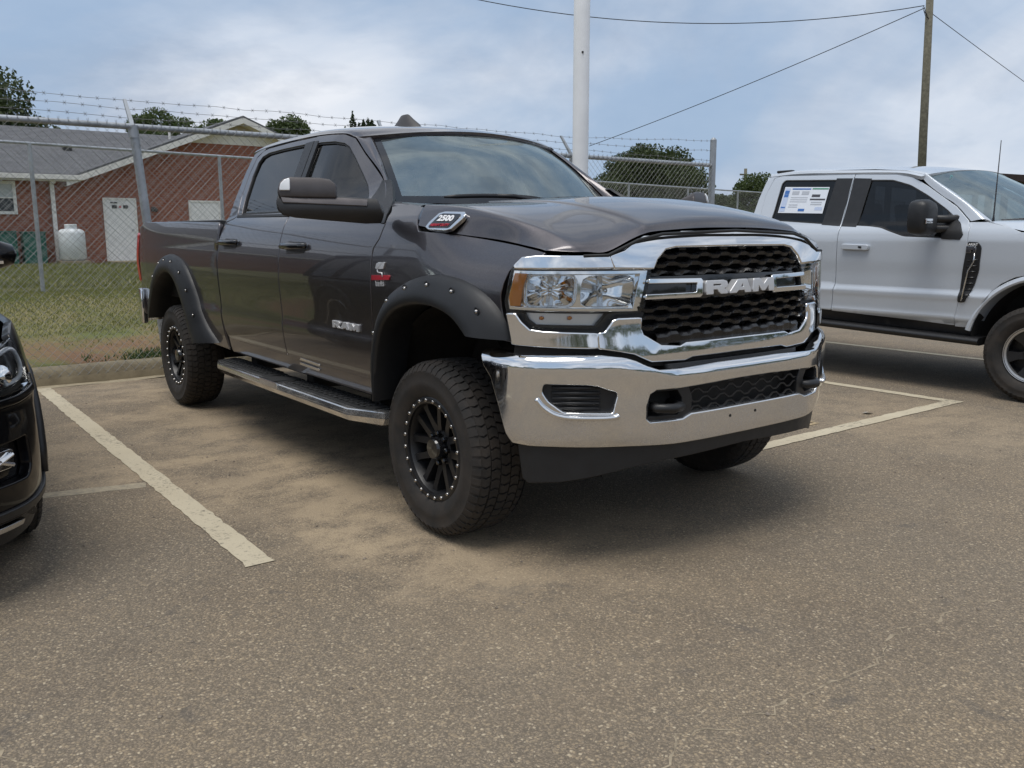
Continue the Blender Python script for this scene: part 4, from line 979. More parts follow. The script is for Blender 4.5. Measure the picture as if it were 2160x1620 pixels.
# bumper
BO=sym([(0,.822),(.18,.822),(.34,.816),(.46,.811),(.51,.811),(.563,.829),(.608,.851),(.658,.868),(.786,.884),(.935,.888),(1.086,.890),(1.235,.890),(1.258,.885),(1.260,.872),(1.232,.825),(1.194,.785),(1.150,.671),(1.122,.569),(1.100,.533),(1.02,.527),(.728,.522),(.30,.522),(0,.522)])
FOG=corner_round([(.977,.742),(.968,.777),(.799,.774),(.759,.769),(.680,.742),(.676,.726),(.694,.652),(.890,.657),(.951,.701)],.014,3)
INL=[(.552,.728),(.523,.744),(.404,.747),(.133,.756),(0,.757)]; INLb=[(0,.630),(.353,.629),(.397,.612),(.547,.609),(.568,.627),(.567,.681)]
inl=INL+[(-a,z) for a,z in INL[::-1][1:]]+[(-a,z) for a,z in INLb[::-1]]+INLb[1:]
bp=patch('front_bumper',bump_(),BO,M['chrome_dirty'],ram,out=(1,0,0),holes=[inl,FOG,[(-a,z) for a,z in FOG]],res=.024,depth=.05,rad=.008)
for s_ in (1,-1):
    fg=patch('fog_lamp_blank',bump_(-.028),[(s_*a,z) for a,z in [(.998,.66),(.998,.785),(.67,.785),(.67,.645)]],PL,bp,out=(1,-.5*s_,0),res=.03,depth=.01,rad=.001)
    for z in (.755,.735,.715,.695,.675):
        MB().tube([bump_(-.022)(s_*(.935-.28*(.735-z)*0-.0),z),bump_(-.018)(s_*.84,z),bump_(-.022)(s_*.745,z)],[.0055,.0075,.0055],8).build('fog_slat',PL,fg,smooth=True)
    # bright ledge below the recess
    P=[bump_(.004)(s_*a,z) for a,z in chaikin([(.992,.716),(.965,.678),(.905,.645),(.80,.640),(.690,.640),(.675,.650)],2,False)]
    MB().tube(P,[.004]+[.0105]*(len(P)-2)+[.003],8).build('fog_ledge',CH,bp,smooth=True)
    # tow hook and its pocket
    MB().tube([bump_(-.09)(s_*.53,.668),bump_(.004)(s_*.515,.668),bump_(.022)(s_*.46,.668),bump_(.004)(s_*.415,.668),bump_(-.09)(s_*.40,.668)],.019,10).build('tow_hook',PL,bp,smooth=True)
    patch('hook_pocket',bump_(-.012),[(s_*a,z) for a,z in [(.58,.605),(.58,.755),(.375,.755),(.348,.70),(.348,.60)]],PL,bp,out=(1,0,0),holes=[[(s_*a,z) for a,z in [(.555,.632),(.55,.722),(.52,.735),(.42,.735),(.395,.70),(.395,.65),(.42,.63)]]],res=.03,depth=.07,rad=.004)
patch('intake_back',bump_(-.085),[(-.60,.59),(.60,.59),(.60,.77),(-.60,.77)],M['under'],bp,out=(1,0,0),res=.06,depth=.01,rad=0)
# hexagon mesh of the lower intake
b=MB()
for r_ in range(4):
    z=.640+.034*r_
    P=[]
    for k in range(0,29):
        u=-.35+.70*k/28; q=(k+ (2 if r_%2 else 0))%4
        dz=[0,0,.017,.017][q]; P.append(bump_(-.022)(u,z+dz))
    b.tube(P,.0045,5)
hm=b.build('intake_mesh',PL,bp)
# upper lip step (black pad) and the dark gap over the bumper
patch('bumper_step_pad',lambda u,v:(lambda p:(p[0]-.13+v,p[1],.822+.06*v))(bump_(-.05)(u,.80)),[(-.42,-.05),(.42,-.05),(.42,.11),(-.42,.11)],PL,bp,out=(0,0,1),res=.06,depth=.02,rad=.004)
patch('bumper_gap_filler',front(-.02),sym([(0,.875),(.60,.905),(1.04,.93),(1.05,.86),(.60,.83),(0,.79)]),M['under'],bp,out=(1,0,0),res=.06,depth=.02,rad=.002)
for su_,zz_ in ((.13,.598),(-.03,.600)):
    MB().lathe([(.006,0),(.006,.0015),(.0005,.0015)],bump_(.0005)(su_,zz_),axis='x',n=10).build('plate_hole',M['under'],bp)
# air dam under the bumper
patch('air_dam',lambda u,z:bump_(-.022-.02*(.52-z)/.15)(u,max(z,.545)-0.0)[:2]+(z,),sym([(0,.535),(.6,.54),(1.05,.54),(1.08,.535),(1.08,.50),(1.07,.385),(1.045,.368),(.9,.376),(.75,.40),(.60,.432),(.45,.452),(0,.466)]),plain('dam_plastic',(.016,.017,.019),.5,0,.2,12),ram,out=(1,0,0),res=.035,depth=.02,rad=.006)
# ---- flares
FO=[(-.478,.559),(-.476,.672),(-.462,.79),(-.448,.881),(-.395,.974),(-.305,1.056),(-.18,1.115),(-.058,1.150),(.05,1.165),(.15,1.165),(.262,1.150),(.369,1.117),(.451,1.069),(.50,1.017),(.527,.964),(.536,.930)]
FI=[(-.40,.559),(-.385,.688),(-.362,.803),(-.323,.893),(-.273,.952),(-.191,1.001),(-.091,1.028),(.007,1.040),(.098,1.042),(.181,1.032),(.258,1.012),(.315,.983),(.37,.940)]
RO=[(-4.42,.66),(-4.385,.76),(-4.27,.911),(-4.11,1.046),(-3.967,1.132),(-3.817,1.178),(-3.643,1.187),(-3.476,1.165),(-3.331,1.109),(-3.226,1.018),(-3.145,.908),(-3.065,.783),(-2.985,.69),(-2.84,.587)]
RI=[(-4.25,.66),(-4.193,.756),(-4.061,.922),(-3.915,1.011),(-3.768,1.054),(-3.629,1.055),(-3.498,1.008),(-3.399,.915),(-3.30,.796),(-3.223,.668),(-3.14,.565)]
def flare(O,I,bolts):
    n=64; O=even(chaikin(O,2,False),n); I=even(chaikin(I,2,False),n); obs=[]
    for mi in (1,-1):
        b=MB();V=[]
        for (xo,zo),(xi,zi) in zip(O,I):
            yb=ram_side(xo,min(zo,1.15)); yi=1.0
            for t,off in ((-.02,.0),(0,.010),(.07,.026),(.30,.046),(.62,.062),(.86,.062),(.97,.055),(1.0,.042),(1.0,-.02),(.98,-.12)):
                x=xo+(xi-xo)*t; z=zo+(zi-zo)*t
                y=yb*(1-max(0,min(1,t)))+yi*max(0,min(1,t))+off
                V.append((x,-mi*y,z))
        F=[(i*10+k,(i+1)*10+k,(i+1)*10+k+1,i*10+k+1) for i in range(n-1) for k in range(9)]+[tuple(range(10)),tuple((n-1)*10+k for k in range(10))]
        fl=b.add(V,F).build('fender_flare',M['flare'],ram,auto=50); obs.append(fl)
        for t_ in bolts:
            i=min(n-1,int(t_*(n-1))); (xo,zo),(xi,zi)=O[i],I[i]; t=.32
            x=xo+(xi-xo)*t; z=zo+(zi-zo)*t; y=(ram_side(xo,min(zo,1.15))*(1-t)+t)+.044
            q=MB().lathe([(.017,0.0),(.018,-mi*.004),(.0145,-mi*.0045),(.012,-mi*.001)],(x,-mi*y,z),n=14); q.build('bolt_pocket',M['plastic'],fl,auto=40)
            q=MB().lathe([(.0085,-mi*.0),(.0085,-mi*.006),(.006,-mi*.009),(.0005,-mi*.0095)],(x,-mi*y,z),n=10); q.build('flare_bolt',M['steel'],fl,auto=50)
    return obs
flare(FO,FI,[.10,.25,.40,.53,.655,.79,.92]); flare(RO,RI,[.10,.24,.38,.46,.55,.66,.76,.87])
# wheel houses and underbody
for cx in (0.03,-3.72):
    for mi in (1,-1):
        b=MB(); b.lathe([(.535,-mi*.30),(.535,-mi*.895)],(cx,0,.50),n=48); b.lathe([(.535,-mi*.45),(.05,-mi*.45)],(cx,0,.50),n=48)
        b.V=[v for v in b.V]; b.F=[f for f in b.F if sum(b.V[i][2] for i in f)/4>(.62 if sum(b.V[i][0] for i in f)/4-cx>.3 else .40)]
        b.build('wheel_liner',M['liner'],ram,smooth=True,fix=False)
b=MB(); b.box(-4.8,.80,-.50,-.38,.50,.66); b.box(-4.8,.80,.38,.50,.50,.66); b.box(-4.8,.70,-.30,.30,.58,.70); b.box(-2.65,-.55,-.88,.88,.60,.72); b.box(.45,.70,-.60,.60,.50,.95)
b.box(-.45,.62,-.42,.42,.62,1.30); b.box(-4.75,-2.68,-.75,.75,.66,.80); b.build('underbody',M['under'],ram)
for ax in (0,-3.792):
    MB().tube([(ax,-.80,.398),(ax,.80,.398)],.055,12).lathe([(.02,-.16),(.15,-.08),(.15,.08),(.02,.16)],(ax,.1 if ax<0 else .25,.42),n=20).build('axle',M['under'],ram,auto=40)
# rocker panels and sill badge
patch('rocker_panel',side(-.004),[(-2.62,.555),(-2.60,.65),(-.60,.632),(-.57,.60),(-.56,.545),(-1.2,.55)],G,ram,res=.06,depth=.06,rad=.02,both=True)
# dark gap filler behind shut lines
patch('door_jamb',side(-.05),[(-2.66,.58),(-.44,.58),(-.40,1.30),(-.46,1.43),(-2.66,1.43)],M['under'],ram,res=.15,depth=.01,rad=0,both=True)
patch('wing_inner',side(-.045),[(-.50,1.10),(.48,1.13),(.60,1.22),(.60,1.26),(-.10,1.33),(-.16,1.42),(-.45,1.43)],M['under'],ram,res=.1,depth=.01,rad=0,both=True)
# side steps
for mi in (1,-1):
    PLN=[(-2.78,-1.00),(-2.68,-1.03),(-.74,-1.03),(-.52,-.93),(-.50,-.83),(-2.90,-.83)]
    b=MB()
    def lvl(d,z): 
        c=(-1.7,-.93); return [(c[0]+(x-c[0])*(1-d/1.2),c[1]+(y-c[1])*(1-d/.1),z) for x,y in PLN]
    L=[lvl(.012,.468),lvl(.004,.464),lvl(0,.452),lvl(0,.435),lvl(.022,.402),lvl(.045,.395)]
    V=[(x,mi*y,z) for l in L for x,y,z in l]; n=len(PLN)
    b.add(V,[(i*n+k,i*n+(k+1)%n,(i+1)*n+(k+1)%n,(i+1)*n+k) for i in range(len(L)-1) for k in range(n)]+[tuple(range(n)),tuple((len(L)-1)*n+k for k in range(n))])
    st=b.build('side_step',M['chrome_dirty'],ram,auto=25)
    for x0,x1 in ((-2.80,-1.92),(-1.62,-.62)):
        pd=MB(); pp=[(x0,-.985),(x1-.08 if x1>-1 else x1,-.985),(x1,-.93),(x1,-.845),(x0-.05 if x0<-2 else x0,-.845)]
        pd.prism(pp,lambda x,y:(x,mi*y,.464),lambda x,y:(x,mi*y,.474))
        k=0; x=x0+.02
        while x<x1-.06:
            for y in (-.965,-.93,-.895,-.86): pd.box(x,x+.045,min(mi*y,mi*(y+.020)),max(mi*y,mi*(y+.020)),.474,.479)
            x+=.062
        pd.build('step_pad',M['tread_pad'],st)
    MB().prism([(-1.90,-1.036),(-1.64,-1.036),(-1.64,-.85),(-1.78,-.85),(-1.90,-.99)],lambda x,y:(x,mi*y,.440),lambda x,y:(x,mi*y,.476)).build('step_joint',CH,st,bevel=.004)
    MB().prism([(-1.88,-1.030),(-1.68,-1.030),(-1.68,-.86),(-1.77,-.86),(-1.88,-.985)],lambda x,y:(x,mi*y,.476),lambda x,y:(x,mi*y,.480)).build('step_joint_pad',M['tread_pad'],st)
    for bx in (-2.45,-1.55,-.75): MB().box(bx-.05,bx+.05,min(mi*-.86,mi*-.45),max(mi*-.86,mi*-.45),.44,.60).build('step_bracket',M['under'],st,bevel=.008)
# ---- badges
for i,mi in ((0,1),(1,-1)):
    d=fdoors[i]
    if mi==1:
        letters(lambda a,b:(-.930+a,-(ram_side(-.930+a,.862+b)+.010),.862+b),.034,.292,(0,-1,0),M['bright'],d,.010,.0015,'door_letter',.012)
patch('sill_plate',side(.002),[(-1.445,.630),(-1.19,.622),(-1.165,.634),(-1.42,.643)],M['silver'],ram,res=.05,depth=.004,rad=.001)
patch('sill_plate',side(.002),[(-1.46,.600),(-1.21,.592),(-1.185,.606),(-1.45,.614)],M['silver'],ram,res=.05,depth=.004,rad=.001)
E_=fen[0]
pf=lambda off:(lambda x,z:(x,-(ram_side(x,z)+off),z))
patch('engine_emblem',pf(.006),[(-.440,1.178),(-.432,1.198),(-.410,1.206),(-.378,1.206),(-.420,1.176)],M['bright'],E_,res=.01,depth=.006,rad=.001)
patch('engine_emblem',pf(.006),[(-.414,1.176),(-.372,1.206),(-.352,1.208),(-.366,1.178)],M['bright'],E_,res=.01,depth=.006,rad=.001)
MB().tube([(-.418,-(ram_side(-.42,1.17)+.006),1.172),(-.412,-(ram_side(-.42,1.16)+.006),1.160),(-.372,-(ram_side(-.37,1.158)+.006),1.158),(-.368,-(ram_side(-.37,1.142)+.006),1.140)],.0035,6).build('engine_emblem',M['bright'],E_,smooth=True)
patch('red_badge',pf(.005),[(-.478,1.122),(-.309,1.130),(-.308,1.150),(-.478,1.144)],M['red_plate'],E_,res=.03,depth=.006,rad=.001)
_ang=.045
text('maker_text','banks',.036,M['bright'],E_,frame((-.397,-(ram_side(-.39,1.108)+.004),1.108),(1,0,_ang),(0,-.05,1)),.0015,.0006,1.0)
hy=lambda x,z,off=0:(x,-(.958-.76*(z-1.348)-.12*x+off),z)
def hp(off): return lambda x,z:hy(x,z,off)
HBO=[(-.058,1.372),(-.052,1.392),(-.022,1.428),(.012,1.434),(.140,1.430),(.156,1.420),(.150,1.402),(.118,1.364),(.090,1.358),(-.030,1.362)]
HBO=[(x,z-.006) for x,z in HBO]
HB=patch('hood_badge',hp(.007),HBO,CH,hood,res=.02,depth=.016,rad=.003)
HBI=[(-.036,1.369),(-.006,1.416),(.012,1.421),(.126,1.417),(.132,1.409),(.100,1.364),(.088,1.361),(-.030,1.363)]
patch('badge_field',hp(.0105),HBI,M['gloss_black'],HB,res=.02,depth=.004,rad=.0)
text('badge_number','2500',.040,M['white_letter'],HB,frame(hy(.052,1.399,.0125),(1,.12,-.02),(0,.76,1)),.0012,.0016,1.25,shear=.0)
text('badge_line','HEAVY DUTY',.018,M['red_print'],HB,frame(hy(.036,1.372,.0125),(1,.12,-.01),(0,.76,1)),.0008,.0005,1.12,shear=.2)
# wheels
for ax in (0,-3.792):
    for sg in (1,-1): make_wheel(ram,(ax,-sg*.864,.398),.394,.275,'beadlock',mirror=(sg<0))
# ---------------------------------------------------------------- near security fence at the kerb
FXN=-5.42
nf=thing('security_fence','tall galvanised chain link fence with barbed wire behind the dark grey pickup','fence',(FXN,0,0))
Y0,Y1,ZT=-9.5,7.21,2.300
posts=[-9.5,-6.6,-3.68,-.77,1.87,4.52]
for y in posts:
    lean=.17 if abs(y+.77)<.01 else 0
    p=MB().tube([(0,y+lean,-.1),(0,y,ZT+.01)],.040,14).tube([(0,y,ZT-.10),(0,y,ZT-.03)],.046,14).build('post',M['galv'],nf,auto=40)
    MB().add([(.018,y-.02,ZT-.02),(.018,y+.02,ZT-.02),(-.018,y+.02,ZT-.02),(-.018,y-.02,ZT-.02),(-.222,y-.013,ZT+.27),(-.222,y+.013,ZT+.27),(-.246,y+.013,ZT+.262),(-.246,y-.013,ZT+.262)],[(0,1,5,4),(1,2,6,5),(2,3,7,6),(3,0,4,7),(4,5,6,7)]).build('barb_arm',M['galv'],p)
MB().tube([(0,Y1,-.1),(0,Y1,2.66),(0,Y1,2.69)],[.046,.046,.02],14).build('end_post',M['galv'],nf,auto=40)
MB().tube([(0,Y0,ZT),(0,Y1,ZT)],.0275,12).build('top_rail',M['galv'],nf,auto=40)
MB().tube([(0,Y1-.07,.12),(0,Y1-.07,ZT-.02)],.006,5).build('tension_bar',M['galv'],nf)
def chain_link(y0,y1,z0,z1,step,r,xoff=0.0,fx=lambda y:0.0,fz=lambda y:0.0):
    """two families of diagonal wires, woven a little front and back, with knuckles on top"""
    b=MB(); H=z1-z0; half=step/2; slope=1.0
    def wire(ya,za,yb,zb,o):
        d=Vector((0,yb-ya,zb-za)); l=d.length
        if l<.02: return
        e=Vector((1,0,0)); g=d.normalized().cross(e); V=[]
        for (y,z) in ((ya,za),(yb,zb)):
            for c in range(3):
                a=2*math.pi*c/3; q=e*math.cos(a)*r+g*math.sin(a)*r; V.append((xoff+fx(y)+o+q.x,y+q.y,z+q.z+fz(y)))
        b.add(V,[(0,1,4,3),(1,2,5,4),(2,0,3,5)])
    k=y0-H*slope
    while k<y1:
        # rising right
        ya,za=k,z0; yb,zb=k+H*slope,z1
        if ya<y0: za+= (y0-ya)/slope; ya=y0
        if yb>y1: zb-=(yb-y1)/slope; yb=y1
        if yb>ya: wire(ya,za,yb,zb,.003)
        ya,za=k,z1; yb,zb=k+H*slope,z0
        if ya<y0: za-=(y0-ya)/slope; ya=y0
        if yb>y1: zb+=(yb-y1)/slope; yb=y1
        if yb>ya: wire(ya,za,yb,zb,-.003)
        k+=step
    return b
cl=chain_link(Y0,Y1,.03,ZT+.012,.080,.0017,.034)
y=Y0
while y<Y1:
    cl.tube([(.034,y,ZT),(.034,y+.006,ZT+.045)],.0020,3); cl.tube([(.034,y,ZT),(.034,y-.008,ZT+.042)],.0020,3); y+=.078
o=cl.build('chain_link_mesh',M['wire'],nf,fix=False); o['kind']='stuff'
rnd=random.Random(9)
for dx,dz,dze in ((-.235,.265,.344),(-.155,.178,.205),(-.075,.090,.065)):
    b=MB(); P=[];ys_=[Y0+i*.29 for i in range(int((Y1-Y0)/.29)+1)]+[Y1]
    for y in ys_:
        t=max(0,(y-4.52)/(Y1-4.52)); P.append((dx*(1-t),y,ZT+dz+(dze-dz)*t+rnd.uniform(-.010,.010)))
    b.tube(P,.0020,4,cap=False)
    for i in range(len(P)-1):
        for k in (.3,.8):
            c=Vector(P[i]).lerp(Vector(P[i+1]),k)
            for s in (1,-1): b.tube([c+Vector((0,-.012*s,-.016)),c+Vector((0,.012*s,.016))],.0021,3)
    b.build('barbed_wire',M['barb'],nf,fix=False)
# ---------------------------------------------------------------- far fence on the grass
ff=thing('grass_fence','lower galvanised chain link fence with thin posts standing on the grass','fence',(0,0,0))
ffx=lambda y:-11.45-.178*y
ZF=2.63
for k in range(-3,13):
    y=-.725+2.92*k
    MB().tube([(ffx(y),y,.3),(ffx(y),y,ZF)],.030,10).build('post',M['galv'],ff,auto=40)
MB().tube([(ffx(-9.6),-9.6,ZF),(ffx(34.5),34.5,ZF)],.022,10).build('top_rail',M['galv'],ff,auto=40)
o=chain_link(-9.6,34.5,.50,ZF,.085,.0019,.03,ffx,lambda y:0.0).build('chain_link_mesh',M['wire'],ff,fix=False); o['kind']='stuff'

# ---------------------------------------------------------------- brick building
BX=-28.0; bk=1.0871
def by(y): return -2.9415+(y+2.9415)*bk
def bz(z): return 1.338+(z-1.338)*bk
bl=thing('brick_building','low red brick building with grey shingle roof and white trimmed gable behind the fences','building',(BX,by(4),.3))
ox,oy,oz=BX,by(4),.3
def L(x,y,z): return (x-ox,y-oy,z-oz)
gy0,gp,gy1=by(2.66),by(7.57),by(12.48); ze=bz(2.90); zp=bz(4.86); zbt=bz(4.18); sl=(zp-ze)/(gp-gy0)
def rz_(y): return zp-sl*abs(y-gp)
yl=by(-14)
b=MB()
wall=[(yl,.2),(yl,ze),(gy0,ze)]+[(gp-(zp-zbt)/sl,zbt),(gp+(zp-zbt)/sl,zbt),(gy1,ze),(gy1,.2)]
b.prism(wall,lambda y,z:L(BX,y,z),lambda y,z:L(BX-.3,y,z)); b.build('wall',M['brick'],bl)
b=MB(); b.box(-9.0,-.3,gy1-oy-.3,gy1-oy,.2-oz,ze-oz); b.box(-9.0,-.3,yl-oy,yl-oy+.3,.2-oz,ze-oz); b.build('side_wall',M['brick'],bl)
b=MB().prism([(gp-(zp-zbt)/sl,zbt),(gp+(zp-zbt)/sl,zbt),(gp,zp)],lambda y,z:L(BX+.012,y,z),lambda y,z:L(BX-.25,y,z)); gs=b.build('gable_siding',M['siding'],bl)
MB().prism([(gp-.55,bz(4.62)),(gp+.55,bz(4.62)),(gp,bz(4.80))],lambda y,z:L(BX+.03,y,z),lambda y,z:L(BX+.0,y,z)).build('gable_vent',plain('vent_tan',(.42,.36,.27),.7),gs)
# roofs
rb=-33.2; zr=bz(4.62)+.25
yv=gp-(zp+.17-zr)/sl
main=MB().add([L(*p) for p in [(BX+.45,yl-.4,ze+.16),(BX+.45,gy0-.05,ze+.16),(rb,yv+.3,zr),(rb,yl-.4,zr),(BX+.45,yl-.4,ze+.10),(BX+.45,gy0-.05,ze+.10),(rb,yv+.3,zr-.08),(rb,yl-.4,zr-.08),(rb-5.6,yv+.3,ze),(rb-5.6,yl-.4,ze)]],[(0,1,2,3),(4,7,6,5),(0,4,5,1),(3,2,8,9),(7,9,8,6)]).build('roof',M['shingle'],bl)
for s in (-1,1):
    e=gy0-.45 if s<0 else gy1+.45
    MB().prism([(e,rz_(e)+.17),(gp,zp+.17),(gp,zp+.23),(e,rz_(e)+.23)],lambda y,z:L(BX+.46,y,z),lambda y,z:L(BX-9,y,z)).build('gable_roof',M['shingle'],bl)
    MB().prism([(e,rz_(e)-.03),(gp,zp-.03),(gp,zp+.165),(e,rz_(e)+.165)],lambda y,z:L(BX+.47,y,z),lambda y,z:L(BX+.42,y,z)).build('barge_board',M['trim_white'],bl)
    MB().prism([(e,rz_(e)-.03),(gp,zp-.03),(gp,zp+.0),(e,rz_(e)+.0)],lambda y,z:L(BX+.42,y,z),lambda y,z:L(BX+.0,y,z)).build('soffit',M['trim_white'],bl)
MB().box(.0,.48,yl-.4-oy,gy0-.2-oy,ze-.06-oz,ze-.03-oz).box(.40,.56,yl-.4-oy,gy0+.06-oy,ze-.02-oz,ze+.13-oz).build('gutter',M['trim_white'],bl,bevel=.01)
MB().box(.06,.16,by(1.85)-oy,by(1.96)-oy,bz(.47)-oz,ze-oz).box(.06,.35,by(1.83)-oy,by(1.98)-oy,bz(2.78)-oz,ze-.03-oz).build('downspout',M['trim_white'],bl,bevel=.008)
def bdoor(y0,y1,z0,z1):
    d=MB().box(.005,.05,y0-oy,y1-oy,z0-oz,z1-oz).build('door',M['door_white'],bl)
    MB().box(.0,.07,y0-.06-oy,y0-oy,z0-oz,z1+.06-oz).box(.0,.07,y1-oy,y1+.06-oy,z0-oz,z1+.06-oz).box(.0,.07,y0-oy,y1-oy,z1-oz,z1+.06-oz).build('door_frame',M['trim_white'],d)
    return d
d=bdoor(by(3.31),by(4.15),bz(.52),bz(2.36))
for a,c in ((3.50,3.64),(3.82,3.96)): MB().box(.052,.06,by(a)-oy,by(c)-oy,bz(2.10)-oz,bz(2.20)-oz).build('door_sign',M['dark_metal'],d)
MB().box(.052,.06,by(3.70)-oy,by(3.76)-oy,bz(2.12)-oz,bz(2.18)-oz).build('door_sign',M['red_print'],d)
MB().box(.052,.06,by(3.46)-oy,by(3.66)-oy,bz(2.25)-oz,bz(2.29)-oz).build('door_sign',M['dark_metal'],d)
MB().lathe([(.03,.05),(.03,.11),(.001,.11)],(0,by(4.05)-oy,bz(1.45)-oz),axis='x',n=10).build('door_knob',M['silver'],d)
bdoor(by(5.84),by(6.74),bz(.52),bz(2.33))
MB().box(.0,1.1,by(3.2)-oy,by(4.35)-oy,.2-oz,bz(.53)-oz).build('door_step',M['concrete'],bl,bevel=.01)
w0,w1,wz0,wz1=by(-.35),by(.90),bz(1.98),bz(2.74)
w=MB().box(.0,.06,w0-.09-oy,w1+.09-oy,wz0-.09-oz,wz0-oz).box(.0,.06,w0-.09-oy,w1+.09-oy,wz1-oz,wz1+.09-oz).box(.0,.06,w0-.09-oy,w0-oy,wz0-oz,wz1-oz).box(.0,.06,w1-oy,w1+.09-oy,wz0-oz,wz1-oz).box(.0,.055,w0-oy,w1-oy,(wz0+wz1)/2-.02-oz,(wz0+wz1)/2+.02-oz).build('window',M['trim_white'],bl)
MB().box(.005,.02,w0-oy,w1-oy,wz0-oz,(wz0+wz1)/2-.02-oz).build('pane',plain('dark_pane',(.05,.055,.06),.1),w); MB().box(.005,.02,w0-oy,w1-oy,(wz0+wz1)/2+.02-oz,wz1-oz).build('pane',plain('blind_pane',(.45,.48,.48),.3),w)
MB().box(.0,.14,by(4.64)-oy,by(4.74)-oy,bz(2.02)-oz,bz(2.16)-oz).tube([(.08,by(4.69)-oy,bz(2.10)-oz),(.22,by(4.74)-oy,bz(2.06)-oz)],[.04,.07],8).build('flood_lamp',M['dark_metal'],bl,bevel=.01)
x_=BX-2.4; z_=ze+.16+(zr-ze-.16)*(BX+.45-x_)/(BX+.45-rb)
MB().box(x_-ox-.15,x_-ox+.15,by(2.7)-oy,by(2.95)-oy,z_-oz-.05,z_-oz+.14).build('roof_vent',M['dark_metal'],bl,bevel=.02)
MB().tube([L(BX-4.5,by(6.55),bz(4.3)),L(BX-4.5,by(6.55),bz(4.93))],.05,8).build('vent_pipe',M['trim_white'],bl)
# tank and green cabinets
tk=thing('gas_tank','white upright gas tank standing against the red brick wall','tank',(BX+.75,by(2.2),ground_z(BX+.75,by(2.2))))
zt=bz(.55)-tk.location.z
H_=bz(1.50)-bz(.57); r_=.39
MB().lathe([(.001,zt+.02),(.30,zt+.02),(r_,zt+.10),(r_,zt+H_-.14),(r_*.93,zt+H_-.06),(r_*.7,zt+H_),(.001,zt+H_+.02)],n=28,axis='z').build('tank_body',M['tank'],tk,smooth=True)
MB().lathe([(.17,zt+H_-.02),(.185,zt+H_+.13),(.17,zt+H_+.15),(.001,zt+H_+.15)],n=20,axis='z').build('valve_collar',M['tank'],tk,auto=40)
MB().box(-.42,.42,-.42,.42,-.1,zt+.03).build('tank_pad',M['concrete'],tk,bevel=.01)
for y0,y1,z1,lab in ((.955,1.52,1.40,'green utility cabinet standing beside the white downspout'),(.25,.80,1.42,'green utility cabinet below the window, left of the other green one')):
    c=thing('utility_cabinet',lab,'cabinet',(BX+.55,by((y0+y1)/2),.33),0,'green cabinets along the brick wall')
    hw=(by(y1)-by(y0))/2; MB().box(-.3,.3,-hw,hw,0,bz(z1)-.36).build('body',M['green_box'],c,bevel=.015); MB().box(-.33,.33,-hw-.02,hw+.02,bz(z1)-.36,bz(z1)-.32).build('lid',M['green_box'],c,bevel=.008)
    MB().box(.302,.315,-hw*.8,hw*.8,.12,bz(z1)-.5).build('door_panel',M['green_box'],c,bevel=.004)

# ---------------------------------------------------------------- trees
def tree(loc,h,rx,rz,label,seed,mat,n=2600,leaf=.26,lobes=14,cat='tree',name='oak_tree',trunk=True,pointed=False,group='trees beyond the fences'):
    rnd=np.random.default_rng(seed); t=thing(name,label,cat,loc,0,group)
    top=h-loc[2]; cz=top-rz
    C=[];Rr=[]
    for i in range(lobes):
        a=rnd.uniform(0,2*math.pi); e=rnd.uniform(-.75,.95); q=math.sqrt(1-min(1,e*e)*.9)
        k=rnd.uniform(.45,.80)
        C.append((math.cos(a)*rx*q*k,math.sin(a)*rx*q*k,cz+e*rz*.68)); Rr.append((rx*rnd.uniform(.26,.44),rz*rnd.uniform(.22,.36)))
    C.append((0,0,top-rz*.36)); Rr.append((rx*.40,rz*.36)); C.append((0,0,cz)); Rr.append((rx*.5,rz*.5))
    if pointed:
        C=[];Rr=[]
        for i in range(lobes):
            a=rnd.uniform(0,2*math.pi); k=rnd.uniform(0,.85)*rx; C.append((math.cos(a)*k*.5,math.sin(a)*k,top*rnd.uniform(.55,.85)-rz*.15)); Rr.append((rx*rnd.uniform(.13,.22),rz*rnd.uniform(.30,.55)))
    C=np.array(C);Rr=np.array(Rr)
    idx=rnd.integers(0,len(C),n); d=rnd.normal(size=(n,3)); d/=np.linalg.norm(d,axis=1)[:,None]
    rad=rnd.uniform(.35,1.10,n)**.6
    sc=np.stack([Rr[idx,0],Rr[idx,0],Rr[idx,1]],1); P=C[idx]+d*sc*rad[:,None]
    if pointed:
        up=np.clip((P[:,2]-C[idx,2])/Rr[idx,1],0,1); P[:,:2]=C[idx,:2]+(P[:,:2]-C[idx,:2])*(1-.75*up)[:,None]
    # leaf sprays: bent quads
    a=rnd.normal(size=(n,3)); a/=np.linalg.norm(a,axis=1)[:,None]; bb=np.cross(a,rnd.normal(size=(n,3))); bb/=np.linalg.norm(bb,axis=1)[:,None]
    s=leaf*rnd.uniform(.5,1.2,n)[:,None]
    V=np.empty((n*4,3)); V[0::4]=P-a*s*.5; V[1::4]=P+bb*s*.32; V[2::4]=P+a*s*.5; V[3::4]=P-bb*s*.32+np.array([0,0,.03])
    F=np.arange(n*4).reshape(n,4)
    mesh('crown',V.tolist(),F.tolist(),mat,t)
    if trunk:
        b=MB(); b.tube([(0,0,-.2),(.05,0,top*.25),(-.05,.05,cz),(0,0,top-rz*.5)],[rx*.085,rx*.065,rx*.045,rx*.015],8)
        for i in range(min(8,lobes)): 
            c=C[i]; b.tube([(0,0,cz-rz*.5),tuple(c*.5+np.array([0,0,(cz-rz*.4)*.5])),tuple(c)],[rx*.035,rx*.025,rx*.008],6)
        b.build('trunk',M['bark'],t,smooth=True)
    return t
def gz(x): return bank(x)
tree((-38,.9,gz(-38)),8.6,3.6,3.9,'large dark oak at the far left, rising over the shingle roof',1,M['leaf'],42000,.19,24)
